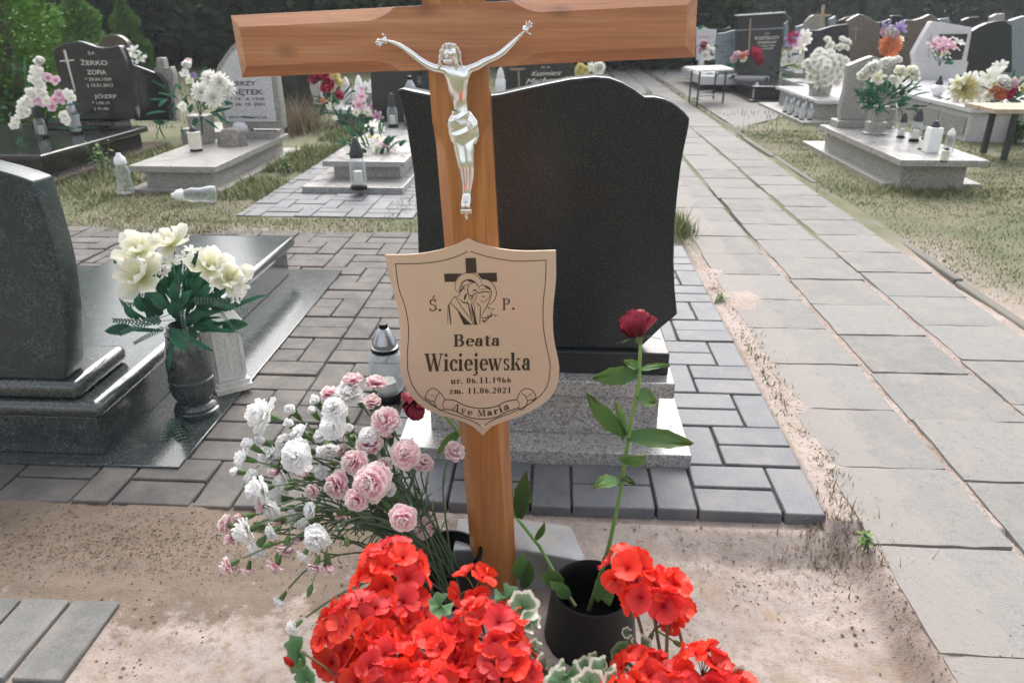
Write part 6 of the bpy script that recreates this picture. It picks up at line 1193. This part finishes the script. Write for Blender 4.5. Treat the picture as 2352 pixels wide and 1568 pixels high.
arrangement('mixed white, orange and crimson flowers on the pale tomb near the right edge', gz(*Z5(1850, 1060), .3), [(*Z5(x, y), 7.2, k_, m_, s) for x, y, k_, m_, s in ((1700, 810, 'lily', 'fwhite', 34), (1780, 790, 'lily', 'fwhite', 34), (1850, 880, 'rose', 'fwhite', 28), (1780, 950, 'rose', 'forange', 28), (1820, 1000, 'rose', 'forange', 26), (1900, 990, 'rose', 'fred', 26), (1940, 950, 'rose', 'fred', 22), (1890, 900, 'rose', 'fcream', 24), (1960, 880, 'rose', 'fpink', 22), (2060, 950, 'rose', 'fyellow', 24), (1700, 1010, 'daisy', 'fcream', 24), (1760, 870, 'lily', 'fcream', 26), (1830, 690, 'lily', 'fwhite', 24))], 30, seed=29, gs=2)
lantern('globe', *Z5(1165, 1010), .2905, 38, 'round white lantern with dark knob on the pale tomb'); lantern('white', *Z5(1650, 720), .2905, 34, 'pale blue-white cone lantern behind the wreaths')
be = thing('bench', 'dark weathered bench with steel legs at the right photo edge', 'bench', (3.7, 6.2, 0))
for x, y in ((3.48, 6.02), (3.48, 6.32), (4.2, 6.02), (4.2, 6.32)): part('leg', MB().box(x - .018, x + .018, y - .018, y + .018, 0, .35), M['darkmetal'], be)
for k in range(2): part('plank', MB().box(3.28, 4.35, 5.95 + .23 * k, 6.16 + .23 * k, .3502, .385), M['palewood'], be, bevel=.004)

# ------------------------------------------------------------------ trees and hedges
def crown(seed, h, r0, n, size, shape, mat, z0=0.0):
    r = random.Random(seed); mb = MB(); vs = []; fs = []; gs = []
    for k in range(n):
        t = r.random() ** 1.0; z = z0 + t * (h - z0)
        rad = shape(t) * r0 * (1 + .22 * math.sin(t * 17 + seed)); a = r.uniform(0, 2 * math.pi); q = (r.random() ** .45)
        lump = 1 + .3 * noise.noise(Vector((math.cos(a) * 1.6, math.sin(a) * 1.6, z * 2 / max(.5, r0) + seed)))
        p = Vector((math.cos(a) * rad * q * lump, math.sin(a) * rad * q * lump, z)); s = size * r.uniform(.5, 1.3)
        d = Vector((math.cos(a) + r.uniform(-.6, .6), math.sin(a) + r.uniform(-.6, .6), r.uniform(-.3, 1.0))).normalized(); u = d.orthogonal().normalized(); u = Matrix.Rotation(r.uniform(0, 6), 3, d) @ u; w = d.cross(u)
        o = len(vs); vs += [p - d * s * .4, p + u * s * .42, p + d * s, p - u * s * .42]; fs.append((o, o + 1, o + 2, o + 3)); g_ = min(1, max(0, .25 + .6 * r.random() + .5 * (lump - 1))); gs += [g_] * 4
    return mb.add(vs, fs, gs).mesh('crown', mat, smooth=0)
cone = lambda t: (1 - t) ** .7 * min(1, .75 + t * 2); colm = lambda t: (1 - t ** 3) ** .6
CR = {'thuja0': crown(1, 1.2, .62, 9000, .045, cone, M['thuja']), 'thuja1': crown(2, 1.2, .48, 8000, .045, cone, M['thuja']), 'tall': crown(3, 3.0, .55, 14000, .05, colm, M['thuja']),
      'dark0': crown(4, 4.6, 1.7, 11000, .15, cone, M['thujadark']), 'dark1': crown(5, 5.0, 1.9, 12000, .16, colm, M['thujadark']), 'far0': crown(6, 9, 2.6, 12000, .26, colm, M['treefar']), 'far1': crown(7, 8, 3.0, 12000, .28, cone, M['treefar'])}
TK = {'s': MB().tube([(0, 0, -.05), (0.01, 0, .5), (0, 0, 1.0)], [.04, .03, .006], 8).mesh('trunk', M['bark']), 'l': MB().tube([(0, 0, -.1), (.03, .02, 1.5), (-.04, 0, 3.5), (0, 0, 6)], [.17, .14, .10, .02], 10).mesh('trunk', M['bark'])}
def tree(name, label, cat, kind, x, y, sc, rot, group):
    t = thing(name, label, cat, (x, y, 0), group)
    for nm, me in (('crown', CR[kind]), ('trunk', TK['s' if 'thuja' in kind else 'l'])):
        o = bpy.data.objects.new(nm, me); link(o, t); o.rotation_euler.z = rot; o.scale = (sc, sc, sc)
    return t
tree('thuja', 'tall dark green thuja column at the left photo edge', 'tree', 'tall', -5.35, 7.3, 1.0, .4, None)
for k, (px, Y, sc, kd, lb) in enumerate(((95, 12.2, .95, 'thuja1', 'narrow pointed thuja left of the bright one, upper left'), (190, 11.6, .98, 'thuja0', 'bright green pointed thuja above the black headstone'), (10, 12.5, 1.3, 'thuja0', 'thuja half hidden behind the tall column at the left edge'), (295, 14.5, .95, 'thuja1', 'dim thuja between the bright one and the cross arm'))):
    p = gy(px, 100, Y); tree('thuja', lb, 'tree', kd, p.x, Y, sc * 1.12, k * 1.3, 'young thujas at the upper left')
rt = random.Random(21)
NUM = 'one two three four five six seven eight nine ten eleven twelve thirteen fourteen fifteen sixteen seventeen eighteen'.split()
CL = ['dark conifer number %s from the left in the belt behind the left graves' % w for w in 'one two three four five six seven eight nine ten eleven twelve thirteen fourteen fifteen sixteen seventeen'.split()]
for k in range(17): tree('conifer', CL[k], 'tree', ('dark0', 'dark1')[k % 2], -15.5 + k * 1.12 + rt.uniform(-.3, .3), 17.5 + rt.uniform(-1, 1.5), rt.uniform(.85, 1.15), rt.uniform(0, 6), 'dark conifers behind the graves')
for k in range(18): tree('pine_tree', 'distant green tree number %s from the left behind the right-hand graves' % NUM[k], 'tree', ('far0', 'far1')[k % 2], 1.5 + k * 1.9 + rt.uniform(-.5, .5), 27 + rt.uniform(-2, 4), rt.uniform(.6, .8), rt.uniform(0, 6), 'trees behind the right-hand graves')
wd = MB(); wr = random.Random(3); vs_ = []; fs_ = []; gs_ = []
for k in range(26000):
    x = wr.uniform(-40, 60); p = Vector((x, 36 + wr.uniform(0, 4), wr.random() * (5.0 + 1.8 * noise.noise(Vector((x * .25, 0, 0)))))); s = wr.uniform(.25, .6); d = Vector((wr.uniform(-1, 1), wr.uniform(-1, .2), wr.uniform(-.4, 1))).normalized(); u = d.orthogonal().normalized()
    o = len(vs_); vs_ += [p - d * s * .5, p + u * s * .5, p + d * s, p - u * s * .5]; fs_.append((o, o + 1, o + 2, o + 3)); gs_ += [wr.random() * .7] * 4
o = part('distant_wood', wd.add(vs_, fs_, gs_), M['treefar'], kind='stuff', smooth=0); tag(o, 'distant mass of green woodland closing the horizon', 'woodland')

# ------------------------------------------------------------------ grass, weeds, litter
def blades(n, region, hmin, hmax, mask=None, seed=0, lean=.5, wd=.0018, gofs=0.0):
    r = random.Random(seed); vs = []; fs = []; gs = []; k = 0; tries = 0
    while k < n and tries < n * 12:
        tries += 1; x, y = region(r)
        if mask and not mask(x, y, r): continue
        h = r.uniform(hmin, hmax) * (.6 + .8 * r.random()); a = r.uniform(0, 6.28); w = wd * (1 + y * .12); dx, dy = math.cos(a), math.sin(a); l = h * lean * r.random(); z = ground_h(x, y) - .004
        o = len(vs); vs += [(x - dy * w, y + dx * w, z), (x + dy * w, y - dx * w, z), (x + dx * l * .35, y + dy * l * .35, z + h * .6), (x + dx * l, y + dy * l, z + h)]; fs += [(o, o + 1, o + 2), (o + 0, o + 2, o + 3)] if False else [(o, o + 1, o + 3)]; vs[-2] = vs[-1]
        g_ = min(1, max(0, r.random() * .7 + gofs + .4 * noise.noise(Vector((x * 2, y * 2, 7))))); gs += [g_] * 4; k += 1
    return vs, fs, gs
def rect(x0, x1, y0, y1): return lambda r: (r.uniform(x0, x1), r.uniform(y0, y1))
BOX = [(-3.3, 4.6, -4.95, 6.3), (-2.1, 4.58, -2.72, 6.2), (-.95, 4.0, -1.8, 7.3), (2.8, 5.0, 2.16, 6.75), (3.3, 7.9, 2.5, 9.7), (3.4, 9.4, 2.45, 11.6), (-1.25, 7.5, -2.25, 8.7), (1.68, 0, .70, 20), (2.75, 8.9, 1.75, 15), (4.95, 6.86, 3.59, 8.44), (4.9, 8.6, 4.0, 10), (.68, 1.3, -2.2, 3.6)]
def free(x, y):
    for x1, y0, x0, y1 in BOX:
        if x0 < x < x1 and y0 < y < y1: return False
    return True
nz = lambda x, y, s=1.6, o=0: noise.noise(Vector((x * s, y * s, o)))
mb = MB()
for args in ((50000, rect(1.77, 4.2, 2.0, 7.5), .006, .016, lambda x, y, r: free(x, y) and nz(x, y) + .25 * nz(x, y, 6) > -.22 + r.uniform(-.25, .25) + max(0, 2.15 - x) * .5, 1), (18000, rect(-3.6, -.4, 3.62, 4.7), .006, .017, lambda x, y, r: free(x, y) and nz(x, y, 2.2) > -.05 + r.uniform(-.25, .25), 2),
             (5000, rect(-2.12, -1.6, 4.4, 8.2), .02, .07, lambda x, y, r: free(x, y) and nz(x, y, 3) > -.2, 3), (12000, rect(-6, 8, 7, 17), .02, .07, lambda x, y, r: free(x, y) and nz(x, y, .8) > -.15, 4), (320, lambda r: (.67 + r.gauss(0, .03), 3.85 + r.gauss(0, .1)), .04, .11, None, 5),
             (3500, rect(-3.35, -2.72, 4.2, 7), .02, .07, lambda x, y, r: free(x, y) and nz(x, y, 3, 4) > -.1, 6), (900, lambda r: (2.3 + r.gauss(0, .3), 4.85 + r.gauss(0, .08)), .02, .05, lambda x, y, r: free(x, y), 7), (160, lambda r: (.68 + r.gauss(0, .012), r.uniform(1.5, 3.6)), .006, .02, lambda x, y, r: nz(x, y, 4) > .1, 8)):
    mb.add(*blades(*args[:4], args[4], args[5], 1.3, .0026))
o = part('grass', mb, M['grass'], kind='stuff', smooth=0); tag(o, 'patchy short grass between the graves and along the path', 'grass')
mb = MB()
for args in ((34000, rect(1.77, 4.2, 2.0, 7.5), .006, .018, lambda x, y, r: free(x, y) and nz(x, y, 1.9, 5) > -.25, 11), (7000, rect(-3.6, -.4, 3.62, 4.7), .01, .03, lambda x, y, r: free(x, y) and nz(x, y, 2, 6) > -.25, 12), (900, lambda r: (gz(685, 300).x + r.gauss(0, .12), 7.2 + r.gauss(0, .15)), .12, .34, None, 13),
             (420, lambda r: (.72 + r.gauss(0, .03), r.uniform(.7, 2.6)), .004, .022, lambda x, y, r: nz(x, y, 5, 9) > 0, 14), (8000, rect(-6, 8, 7, 17), .02, .07, lambda x, y, r: free(x, y) and nz(x, y, .8, 3) > -.1, 15), (500, lambda r: (.66 + r.gauss(0, .06), 1.37 + r.gauss(0, .05)), .006, .03, None, 16), (200, lambda r: (.52 + r.gauss(0, .05), 2.2 + r.gauss(0, .05)), .004, .016, None, 17), (120, lambda r: (.50 + r.gauss(0, .06), 1.72 + r.gauss(0, .015)), .004, .014, None, 18)):
    mb.add(*blades(*args[:4], args[4], args[5], 1.4))
o = part('dry_grass', mb, M['drygrass'], kind='stuff', smooth=0); tag(o, 'dry straw-coloured grass and stalks scattered over the ground', 'dry grass')
def weed(label, x, y, h, n, seed, gs=1.0):
    r = random.Random(seed); t = thing('weed', label, 'weed', (x, y, 0)); st = MB(); lf = MB()
    for k in range(n):
        a = r.uniform(0, 6.28); q = r.uniform(0, .35) * h; tip = Vector((x + math.cos(a) * q, y + math.sin(a) * q, h * r.uniform(.5, 1))); b = Vector((x + r.gauss(0, .02), y + r.gauss(0, .02), -.01)); st.tube([b, (b + tip) / 2, tip], .002, 4)
        for j in range(7):
            p = b.lerp(tip, .25 + .12 * j); lf.petal(Matrix.Translation(p) @ Matrix.Rotation(r.uniform(0, 6.28), 4, 'Z'), .035 * gs * r.uniform(.6, 1.2), .014 * gs, r.uniform(0, 50), -30, .1, 0, 2, 3, (.5, 1.8))
    part('stems', st, M['stem'], t, kind='stuff'); part('leaves', lf, M['weed'], t, kind='stuff')
p = gz(240, 400); weed('leafy green weed growing against the black grave base, left', p.x, p.y, .26, 9, 1, 1.2); p = gz(165, 415); weed('low weed between the black grave and grey grave', p.x + .35, p.y + .1, .10, 8, 2)
p = gz(655, 395); weed('small green weed at the corner of the grey grave slab', p.x, p.y, .13, 8, 3); p = gz(2330, 330); weed('green bush under the bench at the right edge', p.x, p.y, .26, 26, 4, 1.6)
for k, (vx, vy) in enumerate(((1420, 200), (1455, 215), (1490, 205), (1385, 178))): p = gz(vx, vy + 20); weed(('first', 'second', 'third', 'fourth')[k] + ' withered brownish plant beside the far path behind the charcoal headstone', p.x, p.y, .14, 6, 5 + k, 1.6)
p = gz(1668, 690); weed('tiny green weed in the joint between pavers and path', .675, p.y, .03, 6, 12, .5); p = gz(1985, 1245); weed('tiny green weed at the path edge near the paver corner', p.x, p.y, .025, 5, 13, .5)
# crumbs and litter on the sand
mb = MB(); r = random.Random(31)
def crumb(x, y, s):
    z = ground_h(x, y) + s * .2; M3 = [Vector((r.uniform(.6, 1) * s, 0, 0)), Vector((-r.uniform(.6, 1) * s, 0, 0)), Vector((0, r.uniform(.6, 1) * s, 0)), Vector((0, -r.uniform(.6, 1) * s, 0)), Vector((0, 0, s * .7)), Vector((0, 0, -s * .5))]
    c = Vector((x, y, z)); Q = Matrix.Rotation(r.uniform(0, 6), 3, 'Z'); mb.add([c + Q @ v for v in M3], [(0, 2, 4), (2, 1, 4), (1, 3, 4), (3, 0, 4), (2, 0, 5), (1, 2, 5), (3, 1, 5), (0, 3, 5)])
for k in range(5200):
    x, y = r.uniform(-1.5, 1.0), r.uniform(.55, 1.40)
    if nz(x, y, 3, 2) + .5 * nz(x, y, 9, 4) > .12 + r.uniform(-.25, .3) and not (x < -.8 and y < 1.08): crumb(x, y, r.choice((.0012, .0016, .002, .003, .0045)) * r.uniform(.7, 1.3))
for k in range(1500):
    x, y = r.gauss(-.95, .28), r.gauss(1.24, .06)
    if y < 1.37 and not (x < -.8 and y < 1.08): crumb(x, y, r.uniform(.001, .0032))
for k in range(1500): crumb(r.choice((1.017, 1.35)) + r.gauss(0, .006), r.uniform(1.0, 5.0), r.uniform(.001, .003))
for k in range(900): crumb(.70 + r.gauss(0, .02), r.uniform(.6, 3.6), r.uniform(.0015, .004))
o = part('soil_crumbs', mb, M['crumb'] if 'crumb' in M else M['soil'], kind='stuff', smooth=0); tag(o, 'crumbs of earth and small stones scattered on the sand', 'soil crumbs')
mb = MB()
for k in range(1900):
    if k % 8: x, y = r.gauss(-.98, .26), r.gauss(1.25, .055)
    else: x, y = r.uniform(-.8, .95), r.uniform(.7, 1.38)
    if k % 9 == 0: x, y = r.gauss(.45, .15), r.gauss(1.27, .06)
    if y > 1.37 or (x < -.8 and y < 1.08): continue
    a = r.uniform(0, 6.28); L_ = r.uniform(.002, .006); w = r.uniform(.0006, .0018); z = ground_h(x, y) + r.uniform(.001, .004); dx, dy = math.cos(a), math.sin(a)
    mb.add([(x, y, z), (x + dx * L_ - dy * w, y + dy * L_ + dx * w, z + r.uniform(-.001, .003)), (x + dx * L_ * 2, y + dy * L_ * 2, z), (x + dx * L_ + dy * w, y + dy * L_ - dx * w, z)], [(0, 3, 2, 1)], [r.random() * .6] * 4)
M['litter'] = leafy('plant_litter', [(0, (.09, .065, .045)), (.6, (.22, .16, .10)), (1, (.42, .34, .24))], sc=30)
o = part('plant_litter', mb, M['litter'], kind='stuff', smooth=0); tag(o, 'brown bits of dead leaves and twigs on the sand', 'plant litter')

# ------------------------------------------------------------------ thin scattering volume added to imitate the veil of lens flare
hz = bpy.data.materials.new('haze'); hz.use_nodes = True; nt = hz.node_tree; nt.nodes.clear(); out = nt.nodes.new('ShaderNodeOutputMaterial'); pv = nt.nodes.new('ShaderNodeVolumePrincipled')
pv.inputs['Density'].default_value = .0020; pv.inputs['Color'].default_value = (.92, .95, 1, 1); pv.inputs['Anisotropy'].default_value = .1; nt.links.new(pv.outputs[0], out.inputs['Volume'])
o = bpy.data.objects.new('haze', MB().box(-165, 165, -65, 245, -1.1, 11).mesh('haze', hz, smooth=0)); link(o); o['kind'] = 'stuff'; o['label'] = 'thin pale volume added over the cemetery to imitate lens flare veil'; o['category'] = 'haze'
